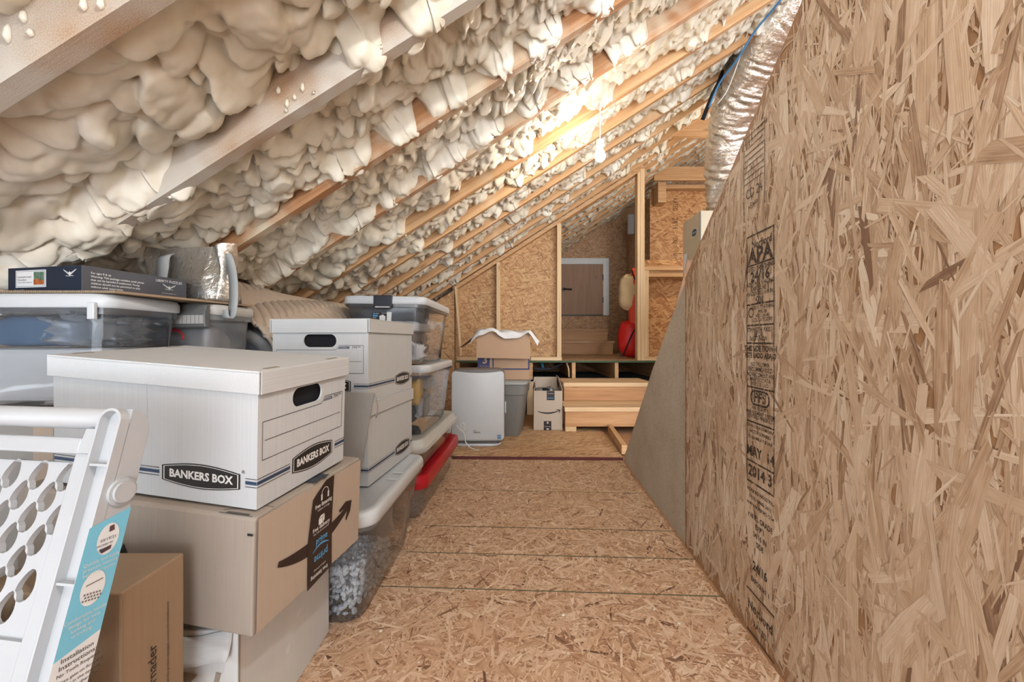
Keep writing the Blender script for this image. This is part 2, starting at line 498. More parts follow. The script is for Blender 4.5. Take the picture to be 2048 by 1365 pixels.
class MB:
    def __init__(self):
        self.v = []
        self.f = []

    def add(self, vs, fs, M=None):
        b = len(self.v)
        if M is not None:
            vs = [tuple(M @ Vector(p)) for p in vs]
        self.v += [tuple(p) for p in vs]
        self.f += [tuple(i + b for i in f) for f in fs]
        return self

    def box(self, x0, y0, z0, x1, y1, z1, M=None):
        vs = [(x0, y0, z0), (x1, y0, z0), (x1, y1, z0), (x0, y1, z0), (x0, y0, z1), (x1, y0, z1), (x1, y1, z1), (x0, y1, z1)]
        return self.add(vs, [(0, 3, 2, 1), (4, 5, 6, 7), (0, 1, 5, 4), (1, 2, 6, 5), (2, 3, 7, 6), (3, 0, 4, 7)], M)

    def hexa(self, a, b):
        """prism between two equal polygons a and b (lists of points)"""
        n = len(a)
        return self.add(list(a) + list(b), [tuple(range(n))[::-1], tuple(range(n, 2 * n))] + [(i, (i + 1) % n, n + (i + 1) % n, n + i) for i in range(n)])

    def loft(self, rings, cap0=True, cap1=True, closed=True):
        n = len(rings[0])
        b = len(self.v)
        for r in rings:
            self.v += [tuple(p) for p in r]
        for k in range(len(rings) - 1):
            for i in range(n if closed else n - 1):
                j = (i + 1) % n
                self.f.append((b + k * n + i, b + k * n + j, b + (k + 1) * n + j, b + (k + 1) * n + i))
        if cap0:
            self.f.append(tuple(b + i for i in range(n))[::-1])
        if cap1:
            self.f.append(tuple(b + (len(rings) - 1) * n + i for i in range(n)))
        return self

    def tube(self, pts, r, n=10, cap=True):
        pts = [Vector(p) for p in pts]
        rings = []
        up = Vector((0.13, 0.31, 0.94)).normalized()
        for i, p in enumerate(pts):
            t = (pts[min(i + 1, len(pts) - 1)] - pts[max(i - 1, 0)]).normalized()
            a = t.cross(up)
            if a.length < 1e-4:
                a = t.cross(Vector((1, 0, 0)))
            a.normalize()
            b = t.cross(a).normalized()
            rr = r[i] if isinstance(r, (list, tuple)) else r
            rings.append([p + a * (rr * math.cos(2 * math.pi * q / n)) + b * (rr * math.sin(2 * math.pi * q / n)) for q in range(n)])
        return self.loft(rings, cap, cap)

    def grid(self, fn, nu, nv):
        b = len(self.v)
        for j in range(nv + 1):
            for i in range(nu + 1):
                self.v.append(tuple(fn(i / nu, j / nv)))
        for j in range(nv):
            for i in range(nu):
                a = b + j * (nu + 1) + i
                self.f.append((a, a + 1, a + nu + 2, a + nu + 1))
        return self

    def mesh(self, name):
        me = bpy.data.meshes.new(name)
        me.from_pydata(self.v, [], self.f)
        me.update()
        return me

    def build(self, name, mat, parent=None, smooth=False, bevel=0.0, solid=0.0, subd=0, angle=None):
        me = self.mesh(name)
        bm = bmesh.new()
        bm.from_mesh(me)
        bmesh.ops.recalc_face_normals(bm, faces=bm.faces)
        bm.to_mesh(me)
        bm.free()
        me.materials.append(mat)
        o = bpy.data.objects.new(name, me)
        link(o, parent)
        if solid:
            md = o.modifiers.new('solid', 'SOLIDIFY')
            md.thickness = solid
            md.offset = 0
        if bevel:
            md = o.modifiers.new('bevel', 'BEVEL')
            md.width = bevel
            md.segments = 2
            md.limit_method = 'ANGLE'
            md.angle_limit = math.radians(40)
        if subd:
            md = o.modifiers.new('sub', 'SUBSURF')
            md.levels = md.render_levels = subd
        if smooth:
            me.polygons.foreach_set('use_smooth', [True] * len(me.polygons))
            if angle:
                me.set_sharp_from_angle(angle=math.radians(angle))
        return o


def rrect(w, d, r, n=5, z=0.0, ox=0.0, oy=0.0):
    """rounded rectangle ring, centred"""
    pts = []
    r = min(r, w / 2 - 1e-4, d / 2 - 1e-4)
    for cx, cy, a0 in ((w / 2 - r, d / 2 - r, 0), (-w / 2 + r, d / 2 - r, 90), (-w / 2 + r, -d / 2 + r, 180), (w / 2 - r, -d / 2 + r, 270)):
        for k in range(n + 1):
            a = math.radians(a0 + 90 * k / n)
            pts.append((cx + r * math.cos(a) + ox, cy + r * math.sin(a) + oy, z))
    return pts


def circ(cx, cy, r, n=24, ry=None):
    return [(cx + r * math.cos(2 * math.pi * i / n), cy + (ry or r) * math.sin(2 * math.pi * i / n)) for i in range(n)]


def fill2d(loops, depth=0.0):
    """flat shape with holes in the XY plane, extruded +-depth"""
    cu = bpy.data.curves.new('tmp', 'CURVE')
    cu.dimensions = '2D'
    cu.fill_mode = 'BOTH'
    cu.extrude = depth
    for lp in loops:
        sp = cu.splines.new('POLY')
        sp.points.add(len(lp) - 1)
        sp.points.foreach_set('co', [c for p in lp for c in (p[0], p[1], 0.0, 1.0)])
        sp.use_cyclic_u = True
    ob = bpy.data.objects.new('tmp', cu)
    me = ob.to_mesh()
    vs = [tuple(v.co) for v in me.vertices]
    fs = [tuple(p.vertices) for p in me.polygons]
    ob.to_mesh_clear()
    bpy.data.objects.remove(ob)
    bpy.data.curves.remove(cu)
    return vs, fs


def text2d(s, size, align='CENTER', shear=0.0, bold=0.0, spacing=1.0, sx=1.0):
    cu = bpy.data.curves.new('tmp', 'FONT')
    cu.body = s
    cu.size = size
    cu.align_x = align
    cu.align_y = 'CENTER'
    cu.shear = shear
    cu.offset = bold
    cu.space_character = spacing
    cu.resolution_u = 2
    cu.fill_mode = 'FRONT'
    ob = bpy.data.objects.new('tmp', cu)
    me = ob.to_mesh()
    vs = [(v.co.x * sx, v.co.y, v.co.z) for v in me.vertices]
    fs = [tuple(p.vertices) for p in me.polygons]
    ob.to_mesh_clear()
    bpy.data.objects.remove(ob)
    bpy.data.curves.remove(cu)
    return vs, fs


def frame(origin, u, v, lift=0.0005):
    """matrix taking flat (x right, y up) artwork onto a plane in the parent's space"""
    u = Vector(u).normalized()
    v = Vector(v)
    v = (v - u * v.dot(u)).normalized()
    n = u.cross(v)
    o = Vector(origin) + n * lift
    return Matrix(((u.x, v.x, n.x, o.x), (u.y, v.y, n.y, o.y), (u.z, v.z, n.z, o.z), (0, 0, 0, 1)))


SPLIT = {'up_arrow', 'pinstripe', 'navy_stripe', 'scuff', 'torn_patch', 'tape_lettering', 'label_text', 'instruction_text', 'warning_text', 'prime_lettering', 'packing_tape', 'blue_print', 'label_photo', 'date_stamp', 'brand_text', 'printed_text', 'photo_detail', 'label_panel', 'label_band', 'number_print'}


def decal(name, mat, parent, M, shapes, lift=0.0):
    """shapes: list of (verts, faces) in flat artwork space -> one printed part (separate prints become parts of their own)"""
    if name in SPLIT and len(shapes) > 1:
        return [decal(name, mat, parent, M, [s_], lift) for s_ in shapes][0]
    mb = MB()
    M2 = M @ Matrix.Translation((0, 0, lift))
    for vs, fs in shapes:
        mb.add(vs, fs, M2)
    me = mb.mesh(name)
    me.materials.append(mat)
    o = bpy.data.objects.new(name, me)
    return link(o, parent)


def rect2(x0, y0, x1, y1):
    return [(x0, y0, 0), (x1, y0, 0), (x1, y1, 0), (x0, y1, 0)], [(0, 1, 2, 3)]


def shift(sh, dx, dy, rot=0.0, s=1.0):
    c, q = math.cos(rot) * s, math.sin(rot) * s
    return [(x * c - y * q + dx, x * q + y * c + dy, z) for x, y, z in sh[0]], sh[1]


def line2(x0, y0, x1, y1, w):
    d = Vector((x1 - x0, y1 - y0))
    n = Vector((-d.y, d.x)).normalized() * (w / 2)
    return [(x0 + n.x, y0 + n.y, 0), (x0 - n.x, y0 - n.y, 0), (x1 - n.x, y1 - n.y, 0), (x1 + n.x, y1 + n.y, 0)], [(0, 1, 2, 3)]


def poly2(pts):
    return fill2d([pts])


def stroke2(pts, w):
    """ribbon of variable width along 2-D points"""
    vs, fs = [], []
    for i, p in enumerate(pts):
        a = Vector(pts[max(i - 1, 0)][:2])
        b = Vector(pts[min(i + 1, len(pts) - 1)][:2])
        d = (b - a).normalized()
        n = Vector((-d.y, d.x))
        ww = (w[i] if isinstance(w, (list, tuple)) else w) / 2
        vs += [(p[0] + n.x * ww, p[1] + n.y * ww, 0), (p[0] - n.x * ww, p[1] - n.y * ww, 0)]
        if i:
            fs.append((2 * i - 2, 2 * i - 1, 2 * i + 1, 2 * i))
    return vs, fs


def smile(w, fat=1.0):
    """curved arrow printed on parcel boxes, w wide, centred"""
    pts, ws = [], []
    for i in range(21):
        t = i / 20
        pts.append(((t - 0.5) * w, -0.13 * w * math.sin(math.pi * min(1, t * 0.92 + 0.04)) ** 0.8 + 0.05 * w * t))
        ws.append(fat * w * (0.025 + 0.05 * math.sin(math.pi * t)))
    body = stroke2(pts, ws)
    tip = stroke2([(0.33 * w, 0.035 * w), (0.44 * w, 0.055 * w), (0.52 * w, 0.035 * w), (0.50 * w, -0.03 * w), (0.455 * w, -0.11 * w)],
                  [fat * w * q_ for q_ in (.015, .04, .05, .04, .012)])
    return [body, tip]


RNG = random.Random(7)


def _vn(p, seed=0):
    """cheap smooth value noise for lumps"""
    x, y, z = p
    return (math.sin(x * 1.7 + seed) * math.cos(y * 2.3 + seed * 1.3) + math.sin(z * 2.9 + x * 1.1 + seed * 2.1) * 0.7 + math.sin(y * 4.1 + z * 3.3 + seed) * 0.45) / 2.15


def lump(name, mat, parent, c, r, seed=0, amp=0.18, freq=1.0, n=28, e=0.55, fold=0.0):
    """soft rounded bundle (superellipsoid with folds)"""
    mb = MB()

    def sg(v, p):
        return math.copysign(abs(v) ** p, v)

    def fn(a, b):
        th, ph = a * 2 * math.pi, (b - 0.5) * math.pi
        x, y, z = sg(math.cos(ph), e) * sg(math.cos(th), e), sg(math.cos(ph), e) * sg(math.sin(th), e), sg(math.sin(ph), e)
        q = 1 + amp * _vn((x * 2.2 * freq, y * 2.2 * freq, z * 2.2 * freq), seed)
        q += amp * 0.5 * _vn((x * 6 * freq, y * 6 * freq, z * 6 * freq), seed + 3)
        if fold:
            q += fold * math.sin((z * 9 + _vn((x * 3, y * 3, z), seed) * 2))
        return (c[0] + r[0] * x * q, c[1] + r[1] * y * q, c[2] + r[2] * z * min(1.0, q) if z < 0 else c[2] + r[2] * z * q)
    mb.grid(fn, n, n // 2)
    return mb.build(name, mat, parent, smooth=True)
# ================================================================== SETTING
SLOPE = 0.64
RZ0 = 1.795                      # height of the rafter undersides above X = 0
RIDGE = 3.4
PITCH = math.atan(SLOPE)


def roofz(x):
    return RZ0 + SLOPE * x


# ------------------------------------------------------------------ strands pressed into the boards
def strands(name, mat, parent, place, n, box, inside, classes, ang_fn, seed, depth=0.0011, tilt=0.02):
    """n flat wood strands inside box (a0, a1, b0, b1); place(a, b, h) -> world arrays; classes: (share, w0, w1, l0, l1)"""
    r = np.random.RandomState(seed)
    a0, a1, b0, b1 = box
    cls = r.choice(len(classes), n, p=[c[0] for c in classes])
    lo = np.array([c[1:] for c in classes])[cls]
    w = lo[:, 0] + (lo[:, 1] - lo[:, 0]) * r.rand(n)
    l = lo[:, 2] + (lo[:, 3] - lo[:, 2]) * r.rand(n)
    ca, cb = a0 + (a1 - a0) * r.rand(n), b0 + (b1 - b0) * r.rand(n)
    th = ang_fn(r, n)
    ux, uy = np.cos(th), np.sin(th)
    sk = r.uniform(-0.7, 0.7, (n, 2)) * w[:, None]
    tp = r.uniform(0.45, 1.0, (n, 2))
    bow = r.normal(0, 0.05, n) * w
    s = np.stack([-l / 2 + sk[:, 0], 0 * l, l / 2 + sk[:, 1], l / 2 - sk[:, 1], 0 * l, -l / 2 - sk[:, 0]], 1)
    t = np.stack([-w / 2 * tp[:, 0], -w / 2 + bow, -w / 2 * tp[:, 1], w / 2 * tp[:, 1], w / 2 + bow, w / 2 * tp[:, 0]], 1)
    A = ca[:, None] + s * ux[:, None] - t * uy[:, None]
    B = cb[:, None] + s * uy[:, None] + t * ux[:, None]
    hb = 0.0003 + depth * r.rand(n)
    kt, ks = r.normal(0, tilt, n), r.normal(0, tilt * 0.12, n)
    H = hb[:, None] + kt[:, None] * t + ks[:, None] * s
    H = np.clip(H, 0.0001, 0.0022)
    ok = inside(A, B).all(1)
    # drop strands that are buried under others
    gs = np.linspace(-0.46, 0.46, 22)
    gt_ = np.linspace(-0.42, 0.42, 4)
    GS, GT = [g.ravel() for g in np.meshgrid(gs, gt_)]
    S, T_ = l[:, None] * GS, w[:, None] * GT
    SA = ca[:, None] + S * ux[:, None] - T_ * uy[:, None]
    SB = cb[:, None] + S * uy[:, None] + T_ * ux[:, None]
    SH = np.clip(hb[:, None] + kt[:, None] * T_ + ks[:, None] * S, 0.0001, 0.0022)
    cell = 0.0025
    nb = int((b1 - b0) / cell) + 400
    key = np.clip(((SA - a0) / cell).astype(int) + 100, 0, None) * nb + np.clip(((SB - b0) / cell).astype(int) + 100, 0, nb - 1)
    top = np.zeros(key.max() + 1)
    np.maximum.at(top, key[ok].ravel(), SH[ok].ravel())
    ok &= (SH >= top[key] - 2e-5).sum(1) >= 7
    A, B, H, s, t, w, cls = A[ok], B[ok], H[ok], s[ok], t[ok], w[ok], cls[ok]
    n = len(A)
    co = place(A, B, H).reshape(-1, 3).astype(np.float32)
    base = np.arange(n)[:, None] * 6
    q = np.concatenate([base + np.array([[0, 1, 4, 5]]), base + np.array([[1, 2, 3, 4]])], 1).reshape(-1, 4)
    me = bpy.data.meshes.new(name)
    me.vertices.add(len(co))
    me.vertices.foreach_set('co', co.ravel())
    me.loops.add(q.size)
    me.loops.foreach_set('vertex_index', q.ravel().astype(np.int32))
    me.polygons.add(len(q))
    me.polygons.foreach_set('loop_start', np.arange(0, q.size, 4, dtype=np.int32))
    me.polygons.foreach_set('loop_total', np.full(len(q), 4, dtype=np.int32))
    me.update()
    tone = np.clip(r.normal(0.52, 0.17, n), 0.1, 0.95)
    dkm = r.rand(n) < 0.022
    tone[dkm] = r.uniform(-0.05, 0.15, dkm.sum())
    at = me.attributes.new('tone', 'FLOAT', 'FACE')
    at.data.foreach_set('value', np.repeat(tone, 2).astype(np.float32))
    uv = me.uv_layers.new(name='grain')
    off = r.uniform(0, 40, (n, 1))
    UV = np.stack([s + off, t + off * 0.37], -1).reshape(-1, 2)
    uv.data.foreach_set('uv', UV[q.ravel()].astype(np.float32).ravel())
    me.materials.append(mat)
    o = bpy.data.objects.new(name, me)
    link(o, parent)
    o['kind'] = 'stuff'
    return o


# ------------------------------------------------------------------ floor
floor = thing('floor', 'reddish strand board floor running between the stacked boxes and the board wall', 'floor', kind='structure')
fb = MB().box(-2.9, -1.6, -0.03, 5.2, 7.4, 0.0).build('floor_board', M_osb_floor, floor)
strands('wood_strands', M_strand_floor, fb, lambda a, b, h: np.stack([a, b, h * 0.5], -1), 48000, (-0.80, 0.75, 0.45, 2.83),
        lambda a, b: (b < 2.78 - 0.0266 * a) & (a < 0.584 + 0.0565 * b),
        [(0.10, 0.010, 0.020, 0.03, 0.08), (0.35, 0.005, 0.010, 0.03, 0.10), (0.55, 0.002, 0.005, 0.02, 0.06)],
        lambda r, n: r.uniform(0, math.pi, n), 22, 0.0012)
for yc, x0, x1 in ((1.322, -0.45, 0.66), (1.542, -0.40, 0.675), (1.766, -0.38, 0.69), (2.197, -0.35, 0.705)):
    MB().add([(x, yc - 0.05 * x + s, 0.0014) for x, s in ((x0, -0.0024), (x1, -0.0024), (x1, 0.0024), (x0, 0.0024))], [(0, 1, 2, 3)]).build('nailing_line', M_chalk, floor)
sheet = MB().hexa([(-1.7, 2.83, 0.0), (0.745, 2.765, 0.0), (0.79, 3.72, 0.0), (-1.7, 3.9, 0.0)],
                  [(-1.7, 2.83, 0.02), (0.745, 2.765, 0.02), (0.79, 3.72, 0.02), (-1.7, 3.9, 0.02)]).build('floor_sheet', M_osb_sheet, floor)
MB().hexa([(-1.7, 2.8265, 0.0), (0.745, 2.7615, 0.0), (0.745, 2.7645, 0.0), (-1.7, 2.8295, 0.0)],
          [(-1.7, 2.8265, 0.0195), (0.745, 2.7615, 0.0195), (0.745, 2.7645, 0.0195), (-1.7, 2.8295, 0.0195)]).build('painted_edge', M_brown_paint, sheet)
FL = 0.02                        # top of the raised sheet

# ------------------------------------------------------------------ right wall (follows the photograph's slight skew)


def wx(y):
    return 0.585 + 0.0565 * y


wall_r = thing('wall_right', 'tall strand board wall with black grade stamps beside the aisle', 'wall', kind='structure')
T = 0.012


def wallpoly(pts, off0, off1):
    a = [(wx(y) + off0, y, z) for y, z in pts]
    b = [(wx(y) + off1, y, z) for y, z in pts]
    return MB().hexa(a, b)


ytop = lambda y: 1.087 + 0.709 * (1.553 - y)
panel = wallpoly([(-1.3, 0), (1.606, 0), (1.606, ytop(1.606)), (0.9, ytop(0.9)), (0.2, ytop(0.2)), (-1.3, ytop(0.2))], 0.0, T).build('osb_panel', M_osb_right, wall_r)
MB().hexa([(wx(1.6065) + 0.0002, 1.6065, 0.0), (wx(1.6065) + 0.012, 1.6065, 0), (wx(1.6095) + 0.012, 1.6095, 0), (wx(1.6095) + 0.0002, 1.6095, 0)],
          [(wx(1.6065) + 0.0002, 1.6065, ytop(1.606)), (wx(1.6065) + 0.012, 1.6065, ytop(1.606)), (wx(1.6095) + 0.012, 1.6095, ytop(1.606)), (wx(1.6095) + 0.0002, 1.6095, ytop(1.606))]).build('cut_edge', M_osb_edge, panel)
gp = wallpoly([(1.612, 0), (2.745, 0.0), (2.735, 0.035), (2.07, 0.665), (1.837, 0.862), (1.612, 1.045)], 0.006, 0.018).build('grey_board_panel', M_grey_board, wall_r)
gp['label'] = 'pale grey fibre board with a slanted edge'
# framing that carries the wall, behind the boards
for yy, h in ((0.3, 1.9), (0.72, 1.6), (1.12, 1.33), (1.55, 1.02), (1.9, 0.75)):
    MB().box(wx(yy) + 0.02, yy - 0.019, 0, wx(yy) + 0.108, yy + 0.019, h).build('wall_stud', M_stud, wall_r)

strands('wood_strands', M_strand_wall, panel, lambda a, b, h: np.stack([wx(a) - h, a, b], -1), 17000, (-0.15, 1.64, -0.03, 2.1),
        lambda a, b: (a < 1.6055) & (b > 0.0) & (b < 1.087 + 0.709 * (1.553 - a) - 0.001) & (a > -0.2) & (b < 2.03),
        [(0.10, 0.018, 0.034, 0.11, 0.24), (0.25, 0.008, 0.017, 0.07, 0.17), (0.65, 0.0025, 0.006, 0.03, 0.09)],
        lambda r, n: np.where(r.rand(n) < 0.80, math.pi / 2 + r.normal(0, 0.26, n), r.uniform(0, math.pi, n)), 21, 0.0012)
# grade stamp on the panel: artwork x runs along the wall away from the viewer's right, y up


def wall_frame(y, z):
    # text reads left to right as seen from the aisle: away-from-camera is left
    return frame((wx(y), y, z), (-0.0565, -1, 0), (0, 0, 1), 0.0024)


stamp = []
wS = 0.130
yS = 1.071


_zo = [0.012, 0.030, 0.060, 0.085, 0.098, 0.128, 0.166, 0.232, 0.268, 0.300, 0.318, 0.355, 0.400, 0.440, 0.470, 0.498, 0.512, 0.519, 0.545, 0.575, 0.606, 0.615, 0.668, 0.690, 0.712, 0.730, 0.747, 0.784, 0.800, 0.810, 0.853, 0.868, 0.890, 0.914, 0.932, 0.950, 0.974, 0.997, 1.040, 1.078, 1.100]
_zn = [0.012, 0.045, 0.085, 0.125, 0.160, 0.200, 0.262, 0.330, 0.360, 0.398, 0.420, 0.450, 0.476, 0.503, 0.542, 0.572, 0.583, 0.598, 0.622, 0.650, 0.676, 0.686, 0.738, 0.761, 0.779, 0.794, 0.806, 0.829, 0.842, 0.855, 0.888, 0.898, 0.906, 0.925, 0.938, 0.951, 0.970, 0.991, 1.025, 1.056, 1.083]


def zmap(z):
    return float(np.interp(z, _zo, _zn))


def row(zc, txt, size, dx=0.0, sx=0.92, bold=0.0):
    stamp.append(shift(text2d(txt, size * 1.08, bold=bold + size * 0.022, sx=sx), dx, zmap(zc)))


zt = 1.105
for zz in (1.100, 1.012, 0.868, 0.800, 0.730, 0.606, 0.512, 0.400, 0.318):
    stamp.append(rect2(-wS / 2, zmap(zz) - 0.0022, wS / 2, zmap(zz) + 0.0022))
stamp.append(rect2(-wS / 2 - 0.001, 0.420, -wS / 2 + 0.0025, 1.083))
stamp.append(rect2(wS / 2 - 0.0025, 0.420, wS / 2 + 0.001, 1.083))
row(1.078, 'Norbord', 0.026, 0.008)
row(1.040, 'APA', 0.052, bold=0.0006, sx=1.1)
row(0.997, 'RATED SHEATHING', 0.0155)
row(0.974, '24/16', 0.034, bold=0.0004, sx=1.1)
row(0.950, 'SIZED FOR SPACING', 0.0145)
row(0.932, 'EXPOSURE 1', 0.0155)
row(0.914, 'THICKNESS 0.418 IN.', 0.0138)
row(0.890, '501', 0.028, bold=0.0004)
row(0.853, 'PS 2-10 SHEATHING', 0.012, 0.012)
row(0.838, 'PRP-108', 0.012, 0.012)
row(0.824, 'HUD-UM-40', 0.012, 0.012)
row(0.810, '15/32 CATEGORY', 0.0125, 0.010)
stamp.append(shift(fill2d([circ(0, 0, 0.014), circ(0, 0, 0.010)]), -0.043, 0.876))
row(0.784, 'STRENGTH AXIS', 0.0155, -0.008)
row(0.765, 'EJE DE', 0.0145, -0.008)
row(0.747, 'RESISTENCIA', 0.0145, -0.008)
stamp.append(line2(0.055, 0.802, 0.055, 0.836, 0.002))
row(0.712, 'THIS SIDE DOWN', 0.0195, bold=0.0003)
row(0.690, 'ESTE LADO ABAJO', 0.0178, bold=0.0003)
row(0.668, 'NO. POLYMER', 0.014)
row(0.654, 'RECOMMENDED', 0.0155)
row(0.640, 'NO RECOMENDAN', 0.0145)
row(0.627, 'MANTO CORTA', 0.0135)
row(0.615, 'FOR LTD. USO', 0.0125)
ro = [(x, y + 0.650) for x, y, z in rrect(0.092, 0.042, 0.02)]
ri = [(x, y + 0.650) for x, y, z in rrect(0.080, 0.031, 0.015)]
stamp.append(fill2d([ro, ri]))
row(0.575, 'PFS', 0.034, bold=0.0005, sx=1.1)
row(0.545, 'APA QUALITY', 0.0125)
row(0.531, 'MANAGEMENT SYSTEM', 0.0130)
row(0.519, 'CERTIFIED PRODUCT', 0.0125)
row(0.498, 'CHAPA LLENA DE MADERA', 0.0105)
row(0.484, 'FACTOR BORNING', 0.0115)
row(0.470, 'SE ENSAMBLA Y SE UNE', 0.0108)
row(0.440, 'MAY  14', 0.034, bold=0.0005, sx=1.0)
row(0.355, '2014 3', 0.038, bold=0.0005, sx=1.0)
for i, t_ in enumerate(('NORBORD INDUSTRIES', 'RATED PANEL 24/16', 'WWW.NORBORD.COM')):
    row(0.300 - 0.016 * i, t_, 0.012)
for i, t_ in enumerate(('PANEL GRADE', 'EXP 1', '24/16 IN', 'SIDE')):
    row(0.232 - 0.022 * i, t_, 0.018)
row(0.128, '24/16', 0.030, bold=0.0004)
row(0.098, 'EXPOSURE 1', 0.016)
for zz in (0.085, 0.012):
    stamp.append(rect2(-wS / 2, zmap(zz) - 0.0022, wS / 2, zmap(zz) + 0.0022))
row(0.060, 'Norbord', 0.032, bold=0.0003)
row(0.030, 'RATED', 0.020)
Mst = wall_frame(yS, 0.0)
st = decal('grade_stamp', M_ink_soft, panel, Mst, stamp)
st['label'] = 'column of black grade stamp lettering'
# upper, faded repeat of the stamp
up = []
for i in range(9):
    zz = 1.36 - 0.016 * i
    up.append(rect2(-0.052, zz - 0.0012, 0.052 - 0.004 * (i % 3), zz + 0.0012))
up += [shift(text2d('CD 24', 0.038, sx=0.8), 0, 1.200), shift(text2d('EXP', 0.024, sx=0.9), 0, 1.165), rect2(-0.054, 1.15, -0.051, 1.37), rect2(0.051, 1.15, 0.054, 1.37)]
decal('faded_stamp', M_ink_soft, panel, wall_frame(1.100, 0.0), [shift(s_, 0, 0.0) for s_ in up])

# ------------------------------------------------------------------ roof: deck, rafters, sprayed foam
ceiling = thing('ceiling', 'sloping attic roof of rafters filled with lumpy cream spray foam', 'ceiling', kind='structure')
nrm = Vector((SLOPE, 0, -1)).normalized()      # into the room


def rp(x, y, d):
    """point of the roof: d metres above the rafter underside"""
    return Vector((x, y, roofz(x))) - nrm * d


MB().hexa([rp(-2.8, -1.6, 0.185), rp(RIDGE, -1.6, 0.185), rp(RIDGE, 7.4, 0.185), rp(-2.8, 7.4, 0.185)],
          [rp(-2.8, -1.6, 0.21), rp(RIDGE, -1.6, 0.21), rp(RIDGE, 7.4, 0.21), rp(-2.8, 7.4, 0.21)]).build('roof_deck', M_deck, ceiling)
rz = roofz(RIDGE) + 0.2
MB().hexa([(RIDGE - 0.1, -1.6, rz), (5.4, -1.6, rz - 1.85), (5.4, 7.4, rz - 1.85), (RIDGE - 0.1, 7.4, rz)],
          [(RIDGE - 0.1, -1.6, rz + 0.03), (5.4, -1.6, rz - 1.82), (5.4, 7.4, rz - 1.82), (RIDGE - 0.1, 7.4, rz + 0.03)]).build('far_roof_slope', M_foam, ceiling)
RAFT = [0.72 + 0.41 * i for i in range(-2, 16)]
rl = (RIDGE + 2.4) / math.cos(PITCH)
rme = {}
for yk in RAFT:
    mt = M_rafter_spray if yk < 1.3 else (M_rafter_part if yk < 2.1 else M_rafter)
    if mt.name not in rme:
        me = MB().box(0, -0.019, 0.0, rl, 0.019, 0.184).mesh('rafter')
        me.materials.append(mt)
        rme[mt.name] = me
    o = bpy.data.objects.new('rafter', rme[mt.name])
    link(o, ceiling)
    o.location = (-2.4, yk, roofz(-2.4))
    o.rotation_euler = (0, -PITCH, 0)

rs = np.random.RandomState(11)
CU = math.sqrt(1 + SLOPE * SLOPE)


def stamp_max(Bf, u0, v0, res, cu, cv, ru, rv, ang, c, h, tu=0.0, tv=0.0, pw=0.4):
    R_ = max(ru, rv)
    i0, i1 = int((cu - R_ - u0) / res), int((cu + R_ - u0) / res) + 2
    j0, j1 = int((cv - R_ - v0) / res), int((cv + R_ - v0) / res) + 2
    i0, j0 = max(i0, 0), max(j0, 0)
    i1, j1 = min(i1, Bf.shape[1]), min(j1, Bf.shape[0])
    if i0 >= i1 or j0 >= j1:
        return
    U = (np.arange(i0, i1) * res + u0 - cu)[None, :]
    V = (np.arange(j0, j1) * res + v0 - cv)[:, None]
    ca, sa = math.cos(ang), math.sin(ang)
    q = ((U * ca + V * sa) / ru) ** 2 + ((-U * sa + V * ca) / rv) ** 2
    val = np.where(q < 1, c + h * np.maximum(0, 1 - q) ** pw + tu * U + tv * V, -9)
    sub = Bf[j0:j1, i0:i1]
    np.maximum(sub, val, out=sub)


def smooth_noise(n, m, cells_n, cells_m):
    """smooth random field by interpolating a coarse grid"""
    g = rs.normal(0, 1, (cells_n + 2, cells_m + 2))
    a = np.linspace(0, cells_n, n)
    b = np.linspace(0, cells_m, m)
    i, j = a.astype(int), b.astype(int)
    fa, fb = a - i, b - j
    fa, fb = fa * fa * (3 - 2 * fa), fb * fb * (3 - 2 * fb)
    fa, fb = fa[:, None], fb[None, :]
    return (g[i][:, j] * (1 - fa) + g[i + 1][:, j] * fa) * (1 - fb) + (g[i][:, j + 1] * (1 - fa) + g[i + 1][:, j + 1] * fa) * fb


def resample(A, di, dj):
    n, m = A.shape
    ii = np.clip(np.arange(n)[:, None] + di, 0, n - 1.001)
    jj = np.clip(np.arange(m)[None, :] + dj, 0, m - 1.001)
    i, j = ii.astype(int), jj.astype(int)
    fi, fj = ii - i, jj - j
    return (A[i, j] * (1 - fi) + A[i + 1, j] * fi) * (1 - fj) + (A[i, j + 1] * (1 - fi) + A[i + 1, j + 1] * fi) * fj


